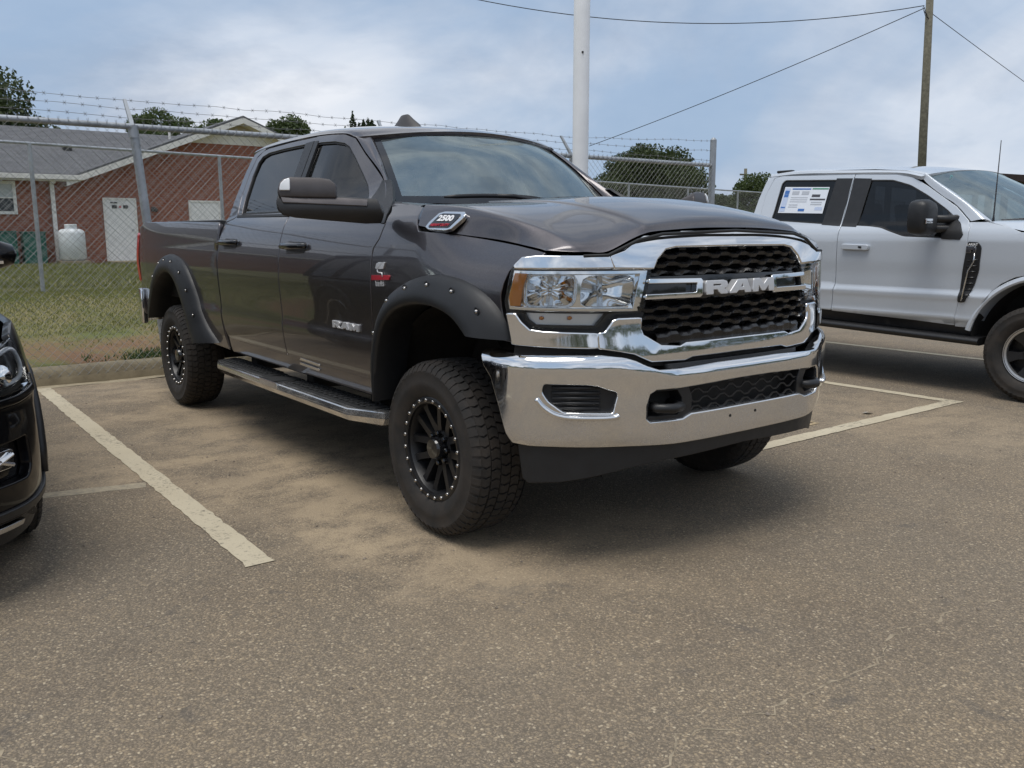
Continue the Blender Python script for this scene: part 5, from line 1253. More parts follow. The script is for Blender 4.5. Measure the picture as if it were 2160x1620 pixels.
tree((-45,10.4,gz(-45)),7.75,2.3,2.4,'rounded light green tree showing over the shingle roof ridge',2,M['leaf2'],20000,.19)
tree((-48,14.4,gz(-48)),7.75,2.3,2.2,'small light green tree just left of the gable peak',3,M['leaf2'],18000,.19)
tree((-45,17.8,gz(-45)),7.95,2.2,2.2,'light green tree just right of the gable peak',4,M['leaf2'],18000,.19)
tree((-40,19.5,gz(-40)),7.9,2.3,2.6,'dark pointed cedar showing over the pickup cab roof',5,M['cedar'],20000,.17,30,name='cedar_tree',pointed=True)
tree((-45,46.4,gz(-45)),8.0,4.7,4.0,'broad dark oak seen through the fence right of the white pole',6,M['leaf'],60000,.24,34)
tree((-44,53.5,gz(-44)),4.4,2.6,1.9,'low bushy tree at the right foot of the broad oak',8,M['leaf'],14000,.22)
tree((-50,67.0,gz(-50)),6.9,3.4,3.4,'green tree half hidden behind the pale pickup cab',7,M['leaf2'],20000,.24)
# generic far treeline ring, added to darken the horizon in paint and chrome reflections
rnd=np.random.default_rng(77); n=60000
ang=rnd.uniform(0,2*math.pi,n); dist=rnd.uniform(120,175,n); hmax=4.5+2.6*np.sin(ang*9)+1.6*np.sin(ang*23+1)+1.2*np.sin(ang*41)
front_=np.cos(ang-2.4961)>.55; hmax=np.where(front_,np.minimum(hmax,3.2),hmax+2.0); hmax=np.maximum(hmax,1.2)
P=np.stack([np.cos(ang)*dist,np.sin(ang)*dist,rnd.uniform(0,1,n)**.7*hmax],1)
a=rnd.normal(size=(n,3)); a/=np.linalg.norm(a,axis=1)[:,None]; c=np.cross(a,rnd.normal(size=(n,3))); c/=np.linalg.norm(c,axis=1)[:,None]; s=rnd.uniform(.8,1.9,n)[:,None]
V=np.empty((n*3,3)); V[0::3]=P-a*s*.5; V[1::3]=P+c*s*.5; V[2::3]=P+a*s*.5
o=mesh('added_far_woodland',V.tolist(),np.arange(n*3).reshape(n,3).tolist(),M['leaf']); tag(o,'distant dark woodland ring added along the horizon for reflections','woodland'); o['kind']='stuff'
# ---------------------------------------------------------------- grass blades
rnd=np.random.default_rng(5)
def blades(name,label,n,xr,yr,h,mat,w=.006,cond=None):
    x=rnd.uniform(*xr,n) if not isinstance(xr,np.ndarray) else xr; y=rnd.uniform(*yr,n)
    if cond is not None: k=cond(x,y); x=x[k];y=y[k]
    n=len(x); z=np.array([ground_z(a,b) for a,b in zip(x,y)])
    an=rnd.uniform(0,6.28,n); hh=h*rnd.uniform(.4,1.2,n); lean=rnd.normal(0,.4,(n,2))*hh[:,None]; ww=w*rnd.uniform(.7,1.5,n)
    V=np.empty((n*3,3)); V[0::3]=np.stack([x-np.cos(an)*ww,y-np.sin(an)*ww,z-.005],1); V[1::3]=np.stack([x+np.cos(an)*ww,y+np.sin(an)*ww,z-.005],1); V[2::3]=np.stack([x+lean[:,0],y+lean[:,1],z+hh],1)
    o=mesh(name,V.tolist(),np.arange(n*3).reshape(n,3).tolist(),mat); tag(o,label,'grass'); o['kind']='stuff'; return o
def lush(x,y): 
    v=np.sin(x*2.3+np.sin(y*1.1)*2)*.5+np.sin(y*1.7+x*.8)*.5; thin=(x>-6.9); return np.where(thin,v+rnd.uniform(-1,1,len(x))>.75,rnd.uniform(0,1,len(x))<.95)
blades('grass','short patchy olive grass on the bank behind the kerb',120000,(-13,-5.6),(-4.5,4.5),.026,M['blade'],.005,lush)
blades('lawn','mown olive lawn between the fence and the brick building',45000,(-27.5,-12.5),(-4.5,9),.09,M['blade'],.016)
blades('weeds','dark green weeds growing along the top of the kerb',3500,(-5.95,-5.57),(-1.30,-.55),.035,M['clover'],.007,lambda x,y:(np.abs(x+5.66)+.10*rnd.normal(size=len(x))<.07)&(np.sin(y*7)+.6*rnd.normal(size=len(x))>.0))
# ---------------------------------------------------------------- poles and lines
wp=thing('white_pole','tall white painted steel pole standing between the dark pickup and the fence','pole',(-4.90,4.19,0))
MB().lathe([(.0955,.0),(.0955,9.0),(.085,9.02),(.001,9.02)],n=28,axis='z').build('shaft',M['wpole'],wp,auto=40)
MB().box(-.17,.17,-.17,.17,.0,.03).build('base_plate',M['wpole'],wp,bevel=.004)
MB().lathe([(.013,0),(.013,.012),(.001,.012)],(.078,-.055,3.42),axis='x',n=8).build('hole_plug',M['dark_metal'],wp)
for dx in (-.13,.13):
    for dy in (-.13,.13): MB().lathe([(.018,.03),(.018,.06),(.001,.06)],(dx,dy,0),n=6,axis='z').build('anchor_bolt',M['galv'],wp)
up=thing('utility_pole','weathered wooden utility pole rising behind the pale pickup','utility pole',(-14.4,29.45,0))
MB().tube([(0,.55,-.3),(0,.2,5),(0,-.1,10.6)],[.165,.150,.125],14).build('shaft',M['wood_pole'],up,smooth=True)
MB().tube([(0,-.4,9.25),(.05,-.15,9.0),(0,-.02,9.25)],.014,6).tube([(0,-.45,9.4),(0,-.2,9.15),(0,0,9.05)],.012,6).tube([(0,-.5,9.35),(0,-.3,9.1),(0,-.05,9.0)],.010,6).build('cable_loop',M['cable'],up)
def cable(a,b,sag,r,label):
    a=Vector(a);b=Vector(b); P=[a.lerp(b,i/24)-Vector((0,0,sag*4*(i/24)*(1-i/24))) for i in range(25)]
    return tag(MB().tube(P,r,5).build('overhead_cable',M['cable'],smooth=True),label,'cable')
cable((-14.4,29.05,9.42),(-26.0, 15.126, 10.287),.9,.016,'overhead cable sagging across the top of the sky to the left')
cable((-14.4,29.1,9.35),(-30.0, 26.895, 5.586),.15,.016,'overhead cable slanting down from the utility pole to behind the white pole')
cable((-14.4,29.5,9.25),(-19.0, 67.373, 5.626),.12,.013,'overhead cable slanting down right from the utility pole')
fp=thing('far_utility_pole','small distant utility pole with a crossarm left of the pale pickup','utility pole',(-60,77.1,0))
MB().tube([(0,0,0),(0,0,8.3)],.17,8).build('shaft',M['wood_pole'],fp,smooth=True); MB().box(-.08,.08,-.9,1.3,7.55,7.72).build('crossarm',M['wood_pole'],fp); MB().tube([(0,.1,3.5),(1.0,5.5,5.3)],.13,6).build('brace',M['galv'],fp)
# open rusted steel shelter far right
sh=thing('steel_shelter','rusted open steel shelter roof at the far right edge','shelter',(-9.5,23.8,.06))
MB().prism([(-3.1,2.80),(.6,2.84),(4.5,2.70),(4.5,2.52),(.6,2.60),(-3.1,2.70)],lambda y,z:(1.6,y,z),lambda y,z:(-2.2,y,z)).build('roof',M['rust'],sh)
for y in (-2.2,-1.3,1.0,2.6,4.2):
    for x in (1.4,-2.0): MB().box(x-.07,x+.07,y-.07,y+.07,0,2.66).build('post',M['rust'],sh)
MB().tube([(1.45,-1.3,2.6),(1.45,.6,1.7)],.06,6).build('brace',M['rust'],sh); MB().tube([(1.45,2.6,2.5),(1.45,1.0,1.8)],.06,6).build('brace',M['rust'],sh)
# ---------------------------------------------------------------- pale grey pickup, next bay but one
fd=thing('pickup_truck','pale grey crew cab pickup with a price sheet in its rear side window','pickup',(.27,5.36,0))
FP=M['white_paint']
fs=lambda off=0.0:(lambda x,z:(x,-(ford_side(x,z)+off),z))
ffd=[(-1.790,.612),(-.985,.582),(-.655,.566),(-.620,.77),(-.589,1.231),(-.597,1.373),(-.628,1.430),(-.760,1.546),(-1.06,1.732),(-1.20,1.806),(-1.372,1.841),(-1.775,1.862),(-1.785,1.606),(-1.770,1.38),(-1.768,.879)]
ffw=[(-1.762,1.402),(-1.49,1.388),(-1.378,1.374),(-1.246,1.328),(-1.143,1.295),(-.862,1.285),(-.645,1.272),(-.625,1.316),(-.680,1.413),(-.830,1.530),(-1.025,1.653),(-1.21,1.750),(-1.39,1.803),(-1.762,1.822)]
frd=[(-2.80,.66),(-1.803,.618),(-1.782,.879),(-1.783,1.38),(-1.799,1.606),(-1.791,1.864),(-2.60,1.893),(-2.675,1.872),(-2.726,1.721),(-2.728,1.474),(-2.735,1.42)]
frw=[(-2.557,1.450),(-1.884,1.405),(-1.905,1.829),(-2.545,1.856),(-2.58,1.82),(-2.584,1.542),(-2.592,1.473)]
for nm,O,W in (('front_door',ffd,ffw),('rear_door',frd,frw)):
    ds=patch(nm,fs(),O,FP,fd,holes=[corner_round(W,.03,3)],res=.032,depth=.03,rad=.005,both=True)
    c=(sum(p[0] for p in W)/len(W),sum(p[1] for p in W)/len(W))
    gl=patch('window_glass',fs(-.012),inset(W,-.014),M['tint'],None,res=.1,depth=.004,rad=0,both=True)
    se=patch('window_seal',fs(-.006),inset(W,-.004),M['rubber'],None,holes=[inset(W,.014)],res=.08,depth=.010,rad=.001,both=True)
    for i in (0,1): gl[i].parent=ds[i]; se[i].parent=ds[i]
    if nm=='front_door':
        bp_=patch('window_pillar',fs(.002),[(-1.775,1.392),(-1.62,1.385),(-1.60,1.822),(-1.778,1.834)],M['plastic'],ds[0],res=.1,depth=.006,rad=0)
        hb=patch('door_handle',fs(.035),corner_round([(-1.705,1.190),(-1.455,1.184),(-1.452,1.220),(-1.705,1.226)],.012),FP,ds[0],res=.03,depth=.035,rad=.008)
        patch('key_lock',fs(.044),corner_round([(-1.535,1.198),(-1.505,1.197),(-1.505,1.212),(-1.535,1.213)],.006),M['gloss_black'],hb,res=.02,depth=.003,rad=.001)
        # fender vent
    else:
        patch('window_pillar',fs(.002),[(-1.99,1.407),(-1.792,1.394),(-1.795,1.834),(-1.965,1.842)],M['plastic'],ds[0],res=.1,depth=.006,rad=0)
        st=patch('price_sheet',fs(-.004),[(-2.530,1.530),(-2.022,1.514),(-2.020,1.762),(-2.522,1.784)],plain('paper',(.72,.76,.82),.6),ds[0],res=.08,depth=.001,rad=0)
        blu=plain('print_blue',(.05,.16,.45),.6); gry=plain('print_grey',(.45,.48,.53),.6); grn=plain('print_green',(.05,.25,.15),.6)
        for q,(a0,a1,b0,b1,mm) in enumerate([(.02,.14,.05,.95,plain('print_pale',(.50,.58,.75),.6)),(.03,.13,.60,.86,blu),(.03,.13,.18,.36,blu),(.18,.60,.90,.95,blu),(.63,.98,.91,.96,grn),(.20,.36,.70,.84,gry),(.42,.58,.70,.84,gry),(.66,.84,.62,.72,plain('print_dark',(.06,.06,.07),.6)),(.64,.97,.50,.56,plain('print_dark',(.06,.06,.07),.6)),(.20,.58,.58,.61,gry),(.20,.58,.50,.53,gry),(.20,.58,.42,.45,gry),(.20,.40,.30,.33,gry),(.20,.40,.22,.25,gry),(.44,.58,.07,.17,blu),(.68,.92,.40,.44,gry),(.68,.92,.32,.36,gry),(.80,.96,.12,.24,plain('print_pale',(.50,.58,.75),.6))]):
            f=lambda a,b_:((-2.530+.508*a)+.008*b_,1.530-.016*a+b_*(.254-.006*a))
            patch('print_block',fs(-.0025),[f(a0,b0),f(a1,b0),f(a1,b1),f(a0,b1)],mm,st,res=.1,depth=.0005,rad=0)
patch('cab_corner',fs(),[(-2.820,.66),(-2.812,.66),(-2.812,1.0),(-2.745,1.42),(-2.740,1.474),(-2.738,1.721),(-2.688,1.880),(-2.61,1.902),(-2.60,1.915),(-2.70,1.915),(-2.765,1.84),(-2.80,1.67),(-2.82,1.45)],FP,fd,res=.06,depth=.05,rad=.01,both=True)
fen2=patch('front_fender',fs(),[(-.645,.558),(-.610,.77),(-.579,1.231),(-.587,1.373),(-.615,1.415),(-.46,1.413),(-.33,1.398),(-.185,1.330),(.2,1.31),(.80,1.28),(.95,1.20),(.98,.95),(.96,.80),(.60,.80),(.545,.93),(.42,1.0),(.2,1.03),(0,1.03),(-.117,1.005),(-.20,.985),(-.30,.93),(-.37,.86),(-.44,.745),(-.48,.636),(-.50,.556)],FP,fd,res=.032,depth=.03,rad=.006,both=True)
# arch lips
for cx in (0.05,-3.72):
    for mi in (1,-1):
        b=MB();V=[];n=40
        for k in range(n+1):
            a=math.pi-.20-(math.pi-.40)*k/n
            for rr_,yy in ((.612,.972),(.600,.984),(.580,.990),(.566,.980),(.562,.80)): V.append((cx+rr_*math.cos(a)*1.0,-mi*yy,.42+rr_*math.sin(a)*.98))
        b.add(V,[(i*5+k,(i+1)*5+k,(i+1)*5+k+1,i*5+k+1) for i in range(n) for k in range(4)]); b.build('wheel_arch_lip',FP,fd,auto=50)
        l=MB().lathe([(.555,-mi*.30),(.555,-mi*.97)],(cx,0,.44),n=40).lathe([(.555,-mi*.45),(.05,-mi*.45)],(cx,0,.44),n=40); l.F=[f for f in l.F if sum(l.V[i][2] for i in f)/4>.42]; l.build('wheel_liner',M['liner'],fd,smooth=True,fix=False)
arch=[(-3.17,.56),(-3.14,.70),(-3.22,.86),(-3.38,.97),(-3.56,1.02),(-3.72,1.03),(-3.9,1.02),(-4.08,.96),(-4.22,.85),(-4.30,.70),(-4.31,.62)]
patch('bed_side',fs(),[(-2.845,.60),(-2.845,1.40),(-2.86,1.43),(-4.78,1.47),(-4.86,1.42),(-4.88,1.0),(-4.84,.66)]+arch[::-1],FP,fd,res=.08,depth=.03,rad=.01,both=True)
MB().box(-4.82,-2.86,-.88,.88,.78,.82).box(-2.88,-2.84,-.9,.9,.7,1.40).box(-4.90,-4.84,-.90,.90,.84,1.46).box(-4.82,-2.86,-.92,-.88,.8,1.42).box(-4.82,-2.86,.88,.92,.8,1.42).build('bed_liner',M['under'],fd)
patch('tailgate',lambda y,z:(-4.905,y,z),corner_round([(-.86,.86),(.86,.86),(.86,1.46),(-.86,1.46)],.03),FP,fd,out=(-1,0,0),res=.2,depth=.04,rad=.01)
MB().prism([(-5.08,-.7),(-5.10,0),(-5.08,.7),(-4.92,.97),(-4.80,.98),(-4.80,-.98),(-4.92,-.97)],lambda x,y:(x,y,.62),lambda x,y:(x,y,.82)).build('rear_bumper',M['chrome'],fd,bevel=.02,auto=40)
patch('tail_lamp',lambda a,z:(-4.905-.01,-(.86+a),z),[(0,.95),(.10,.95),(.10,1.40),(0,1.40)],M['red_lens'],fd,out=(-1,0,0),res=.05,depth=.04,rad=.01,both=True)
# greenhouse
RF=[[(-1.115,-.800,1.815),(-1.06,-.70,1.842),(-.99,-.40,1.876),(-.965,0,1.888)],[(-1.36,-.752,1.862),(-1.35,-.68,1.895),(-1.33,-.40,1.928),(-1.32,0,1.940)],[(-1.9,-.742,1.890),(-1.9,-.68,1.925),(-1.9,-.40,1.957),(-1.9,0,1.967)],[(-2.4,-.735,1.908),(-2.4,-.68,1.944),(-2.4,-.40,1.972),(-2.4,0,1.980)],[(-2.735,-.735,1.895),(-2.745,-.68,1.925),(-2.75,-.40,1.945),(-2.75,0,1.950)]]
froof=loft('roof',mirror_cols(RF),24,40,FP,fd,skirt=.03)
for s_ in (1,-1):
    MB().tube([(-2.60,-s_*.706,1.922),(-2.35,-s_*.708,1.926),(-1.6,-s_*.712,1.901),(-1.30,-s_*.722,1.872),(-1.13,-s_*.752,1.832)],.007,6).build('roof_ditch_trim',M['rubber'],froof,smooth=True)
    MB().box(-2.70,-2.52,-s_*.66-.03,-s_*.66+.03,1.930,1.955).build('roof_marker',M['rubber'],froof,bevel=.012)
WF=[[(-.455,-.862,1.420),(-.30,-.60,1.405),(-.22,-.3,1.40),(-.19,0,1.40)],[(-.80,-.795,1.655),(-.67,-.56,1.672),(-.61,-.28,1.682),(-.59,0,1.686)],[(-1.085,-.735,1.822),(-1.015,-.50,1.862),(-.975,-.25,1.878),(-.96,0,1.884)]]
fws=loft('windshield',mirror_cols(WF),16,28,M['windshield'],fd,out=(1,0,1))
wff=surf(mirror_cols(WF))
for s_ in (1,-1):
    Gp=[]
    for t,(x,z) in ((0,(-.605,1.425)),(.5,(-.752,1.556)),(1.0,(-.90,1.643)),(1.5,(-1.05,1.742)),(2,(-1.145,1.823))):
        e=Vector(wff(t,0)); d_=Vector((x,-ford_side(x,z),z)); mid=(e+d_)/2+Vector((.02,-.018,.018)); Gp.append([(p[0],p[1]*s_,p[2]) for p in (e,mid,d_)])
    loft('a_pillar',Gp,16,8,FP,fd,out=(.4,-s_,.4),skirt=.02)
MB().lathe([(.026,0),(.026,.001),(.016,.001),(.016,0)],wff(1.72,.62),axis='x',n=20).build('round_sticker',plain('sticker_teal',(.25,.55,.55),.5),fws)
# hood: raised middle
HF=[[(-.46,-.885,1.418),(-.42,-.80,1.430),(-.34,-.55,1.440),(-.24,-.30,1.445),(-.20,0,1.448)],[(-.10,-.872,1.335),(.0,-.80,1.405),(.04,-.55,1.425),(.06,-.30,1.452),(.06,0,1.458)],[(.45,-.84,1.308),(.50,-.78,1.360),(.54,-.52,1.378),(.55,-.30,1.415),(.55,0,1.422)],[(.86,-.80,1.25),(.92,-.74,1.285),(.96,-.50,1.295),(.98,-.30,1.330),(.99,0,1.335)]]
for q_ in HF[:3]:
    x_,y_,z_=q_[0]; q_[0]=(x_,-(ford_side(x_,z_)+.002),z_)
loft('hood',mirror_cols(HF),24,40,FP,fd,skirt=.02)
loft('cowl_panel',mirror_cols([[(-.455,-.862,1.412),(-.30,-.60,1.398),(-.22,-.3,1.393),(-.19,0,1.393)],[(-.40,-.80,1.40),(-.30,-.60,1.40),(-.20,-.3,1.395),(-.15,0,1.395)]]),2,12,M['plastic'],fd)
wsp=MB().tube([(-.42,-.78,1.432),(-.25,-.3,1.452),(-.20,-.05,1.445)],[.008,.012,.008],6).build('wiper',M['plastic'],fd,smooth=True)
MB().tube([(-.452,-.86,1.41),(-.452,-.86,1.47),(-.447,-.86,2.06)],[.012,.006,.003],6).build('radio_aerial',M['cable'],fd,smooth=True)
# nose: grille, lamps, bumper
patch('grille',lambda y,z:(1.02-.06*y*y-.05*(z-.9),y,z),corner_round([(-.62,.82),(.62,.82),(.60,1.24),(-.60,1.24)],.05),M['plastic'],fd,out=(1,0,0),res=.1,depth=.05,rad=.02)
for z in (.92,1.03,1.14): MB().tube([(1.02-.06*y*y+.01-.05*(z-.9),y,z) for y in (-.58,-.3,0,.3,.58)],.022,8).build('grille_bar',M['silver'],fd,smooth=True)
patch('headlamp',lambda y,z:(1.0-.55*max(0,y-.60)**1.3*1.6,-y,z),corner_round([(.64,.86),(.90,.90),(.92,1.24),(.64,1.24)],.03),M['lamp_satin'],fd,out=(1,0,0),res=.05,depth=.05,rad=.01,both=True)
MB().prism([(1.14,-.5),(1.16,0),(1.14,.5),(.98,.86),(.72,.98),(.66,.98),(.66,-.98),(.72,-.98),(.98,-.86),(1.14,-.5)][:-1],lambda x,y:(x,y,.50),lambda x,y:(x,y,.80)).build('front_bumper',M['chrome'],fd,bevel=.03,auto=40)
# side vent with badge
vent=patch('fender_vent',fs(.010),corner_round([(-.575,1.255),(-.500,1.252),(-.470,1.216),(-.476,1.035),(-.502,.920),(-.562,.766),(-.615,.764),(-.603,1.002)],.012),M['plastic'],fen2[0],res=.03,depth=.02,rad=.004)
for k in range(7):
    z=.82+.048*k; MB().tube([(-.592+.004*k,-(ford_side(-.55,z)+.012),z),(-.520+.006*k,-(ford_side(-.52,z)+.012),z+.006)],.006,6).build('vent_slat',M['gloss_black'],vent,smooth=True)
MB().tube([(-.512,-(ford_side(-.51,1.15)+.016),1.165),(-.515,-(ford_side(-.51,1.08)+.016),1.10),(-.558,-(ford_side(-.55,1.0)+.016),1.02),(-.580,-(ford_side(-.58,.8)+.016),.775)],.0065,6).build('vent_accent',M['silver'],vent,smooth=True)
patch('vent_badge',fs(.018),[(-.582,1.170),(-.545,1.170),(-.545,1.195),(-.526,1.195),(-.526,1.170),(-.505,1.170),(-.505,1.212),(-.515,1.220),(-.582,1.220)],M['chrome'],vent,res=.02,depth=.01,rad=.002)
text('trim_text','LARIAT',.026,M['white_letter'],vent,frame((-.538,-(ford_side(-.54,1.237)+.013),1.236),(1,0,-.01),(0,.05,1)),.001,.0006,1.05)
# tow mirror, raised
for mi in (1,-1):
    H=[(-.055,-.15),(.075,-.155),(.095,-.12),(.095,.10),(.05,.155),(-.05,.155),(-.085,.10),(-.085,-.10)]
    def mf(a,z,mi=mi): return (-.86+a*.55,-mi*(1.27-a*1.0),1.455+z)
    b=MB(); V=[]
    Hc=chaikin([(a*1.35,z*.95) for a,z in H],2)
    for dx,k in ((.075,.55),(.06,.86),(.02,1.0),(-.05,1.0),(-.08,.94)):
        for a,z in Hc: V.append((-.86+dx,-mi*(1.19-a*k),1.455+z*k))
    n=len(Hc); b.add(V,[(i*n+k,i*n+(k+1)%n,(i+1)*n+(k+1)%n,(i+1)*n+k) for i in range(4) for k in range(n)]+[tuple(range(n)),tuple(4*n+k for k in range(n))])
    mh=b.build('mirror_head',M['plastic'],fd,auto=50)
    MB().box(-.785,-.772,min(-mi*1.30,-mi*1.20),max(-mi*1.30,-mi*1.20),1.405,1.445).build('mirror_lamp',M['reflector'],mh,bevel=.005)
    for z in (1.445,1.365): MB().tube([(-.86,-mi*1.08,z),(-.78,-mi*.92,z),(-.72,-mi*.86,z)],[.034,.034,.04],10).build('mirror_arm',M['plastic'],mh,smooth=True)
    patch('mirror_mount',fs(.008),[(-.80,1.285),(-.650,1.278),(-.632,1.318),(-.69,1.408),(-.80,1.500),(-.82,1.40)],M['plastic'],mh,res=.05,depth=.01,rad=.004,mirror=(mi<0))
# boards, chassis, inside
for mi in (1,-1):
    MB().prism(corner_round([(.80,.505),(1.0,.500),(1.03,.47),(1.0,.435),(.80,.44)],.02),lambda y,z:(-2.75,-mi*y,z+.045),lambda y,z:(-.42,-mi*y,z-.02)).build('running_board',M['plastic'],fd,auto=40)
    patch('rocker_panel',fs(-.01),[(-2.80,.56),(-2.80,.655),(-1.8,.612),(-.65,.56),(-.50,.55),(-.52,.49)],M['plastic'],fd,res=.1,depth=.04,rad=.01,mirror=(mi<0))
MB().box(-4.8,.9,-.5,.5,.45,.66).box(-2.8,-.6,-.86,.86,.52,.70).box(-.45,.9,-.5,.5,.6,1.22).build('underbody',M['under'],fd)
for a in (0,-3.75): MB().tube([(a,-.8,.385),(a,.8,.385)],.05,10).build('axle',M['under'],fd)
MB().box(-2.78,-.62,-.86,.86,.70,.74).build('cab_floor',M['dash'],fd)
MB().prism([(-.35,1.05),(-.40,1.385),(-.65,1.37),(-.78,1.28),(-.75,1.05)],lambda x,z:(x,-.84,z),lambda x,z:(x,.84,z)).build('dashboard',M['dash'],fd,bevel=.02)
for x,y,w in ((-1.25,.42,.25),(-1.25,-.42,.25),(-2.15,0,.7)):
    MB().box(x-.5,x+.05,y-w,y+w,.95,1.08).prism([(x-.42,1.06),(x-.58,1.62),(x-.66,1.60),(x-.56,1.06)],lambda a,z:(a,y-w,z),lambda a,z:(a,y+w,z)).build('seat',M['seat'],fd,bevel=.03,auto=50)
patch('cab_back',lambda y,z:(-2.80+.06*(z-1.42),y,z),[(-.90,.70),(.90,.70),(.90,1.40),(.72,1.88),(-.72,1.88),(-.90,1.40)],FP,fd,out=(-1,0,0),holes=[corner_round([(-.58,1.48),(.58,1.48),(.53,1.80),(-.53,1.80)],.06)],res=.15,depth=.03,rad=.01)
patch('rear_window',lambda y,z:(-2.79+.06*(z-1.42),y,z),corner_round([(-.60,1.46),(.60,1.46),(.55,1.82),(-.55,1.82)],.06),M['tint'],fd,out=(-1,0,0),res=.15,depth=.004,rad=0)
for a in (0,-3.75):
    for sg in (1,-1): make_wheel(fd,(a,-sg*.885,.385),.385,.275,'six',mirror=(sg<0))
# ---------------------------------------------------------------- black SUV at the left edge (origin on the ground below its front axle)
sv=thing('suv','glossy black SUV nose cut off by the left edge','suv',(-1.19,-3.35,0))
SB=M['black_paint']
_sp,SP_LEN=plan([(.985,0),(.978,.28),(.945,.52),(.865,.72),(.74,.855),(.56,.925),(.30,.950),(-1.2,.960),(-2.6,.955),(-3.25,.93)])
_sprof=curve1([(.20,-.045),(.30,-.012),(.38,.0),(.50,.004),(.62,.0),(.70,-.004),(.74,.002),(.80,-.012),(.90,-.045),(.97,-.085),(1.03,-.14)])
def suv_skin(u,z,off=0.0):
    s=1 if u>=0 else -1; a=abs(u); x,y=_sp(a); x2,y2=_sp(a+.004); tx,ty=x2-x,y2-y; l=math.hypot(tx,ty)
    k=1-.55*smooth01((a-.9)/.5); o=_sprof(z)*k+off
    return (x+o*ty/l,s*(y-o*tx/l),z)
sk=lambda off=0.0:(lambda u,z:suv_skin(u,z,off))
def usum(x):       # arc length where the side passes x
    lo,hi=.9,SP_LEN
    for _ in range(40):
        m_=(lo+hi)/2
        if _sp(m_)[0]>x: lo=m_
        else: hi=m_
    return lo
uw=usum(0.0); ur=usum(-2.79)
def archpts(uc,r,z0,n=14): return [(uc+r*math.cos(math.pi*(1-k/n)),.37+max(z0-.37,r*math.sin(math.pi*(1-k/n)))) for k in range(n+1)]
for s in (1,-1):
    S=lambda P:[(s*a,z) for a,z in P]
    # nose bumper
    patch('front_bumper',sk(),S([(0,.30),(.60,.285),(.98,.30),(uw-.445,.33),(uw-.445,.44),(uw-.40,.58),(uw-.40,.72),(1.14,.735),(.90,.715),(.60,.70),(.45,.66),(0,.655)]),SB,sv,out=(1,s*.5,0),holes=[S(corner_round([(.66,.425),(.93,.43),(.965,.47),(.95,.60),(.70,.585),(.60,.50)],.03)),S(corner_round([(-.001+.02,.36),(.50,.37),(.48,.58),(.02,.60)],.03))],res=.035,depth=.04,rad=.008)
    patch('intake_panel',sk(-.045),S([(.55,.40),(1.0,.40),(1.0,.63),(.55,.62)]),M['gloss_black'],sv,out=(1,s*.5,0),res=.08,depth=.01,rad=0)
    fgl=patch('fog_lamp',sk(-.020),S(corner_round([(.70,.485),(.86,.49),(.87,.555),(.72,.55)],.02)),M['reflector'],sv,out=(1,s*.5,0),res=.03,depth=.03,rad=.006)
    MB().tube([suv_skin(s*.74,.50,-.010),suv_skin(s*.85,.54,-.010)],.008,6).tube([suv_skin(s*.85,.50,-.010),suv_skin(s*.74,.54,-.010)],.008,6).build('fog_cross',M['chrome'],fgl)
    patch('lower_valance',sk(-.012),S([(0,.20),(.70,.195),(1.05,.21),(uw-.45,.24),(uw-.45,.322),(.98,.292),(.60,.277),(0,.292)]),M['plastic'],sv,out=(1,s*.5,0),res=.06,depth=.03,rad=.006)
    patch('skid_strip',sk(.010),S([(.10,.262),(.60,.250),(.88,.262),(.885,.278),(.60,.268),(.10,.282)]),M['silver'],sv,out=(1,s*.5,0),res=.05,depth=.02,rad=.004)
    patch('bumper_lip',sk(.014),S([(0,.315),(.60,.30),(.98,.316),(uw-.45,.350),(uw-.45,.372),(.98,.340),(.60,.322),(0,.338)]),M['plastic'],sv,out=(1,s*.5,0),res=.05,depth=.02,rad=.006)
    MB().lathe([(.016,0),(.016,.004),(.001,.004)],suv_skin(s*.98,.285,-.004),axis='x',n=14).build('parking_sensor',M['gloss_black'],sv)
    # headlamp with bright guide
    hl=patch('headlamp',sk(-.022),S([(.60,.76),(.86,.775),(1.02,.79),(1.08,.85),(1.05,.935),(.86,.905),(.60,.86)]),M['gloss_black'],sv,out=(1,s*.5,0),res=.05,depth=.03,rad=.004)
    for uc in (.72,.86): MB().lathe([(.045,0),(.04,.012),(.001,.022)],suv_skin(s*uc,.825,-.02),axis='x',n=18).build('lamp_projector',M['reflector'],hl,smooth=True)
    MB().tube([suv_skin(s*u,z,-.006) for u,z in chaikin([(.62,.862),(.86,.898),(1.035,.920),(1.055,.865),(1.01,.808),(.86,.795)],2,False)],.009,6).build('light_guide',plain('lamp_white',(.85,.87,.9),.2),hl,smooth=True)
    patch('lamp_lens',sk(.004),S([(.59,.752),(.86,.767),(1.03,.782),(1.092,.85),(1.06,.945),(.86,.913),(.59,.868)]),M['lens'],hl,out=(1,s*.5,0),res=.05,depth=.03,rad=.006)
    patch('lamp_underline',sk(.006),S([(.45,.705),(.60,.712),(.90,.727),(1.10,.748),(1.125,.80),(1.10,.80),(1.075,.765),(.90,.748),(.60,.733),(.45,.726)]),SB,sv,out=(1,s*.5,0),res=.04,depth=.03,rad=.008)
    # wing, doors, quarter
    fr_a=archpts(uw,.44,.25); rr_a=archpts(ur,.44,.25)
    patch('front_fender',sk(),S([(uw-.392,.72)]+[p for p in fr_a if p[1]>.60][0:]+[(uw+.445,.55),(uw+.46,.36),(uw+.72,.33),(uw+.72,.96),(uw+.5,1.0),(1.25,.985),(1.10,.955),(1.105,.85),(1.15,.75)]),SB,sv,out=(.5,s,0),res=.05,depth=.03,rad=.006)
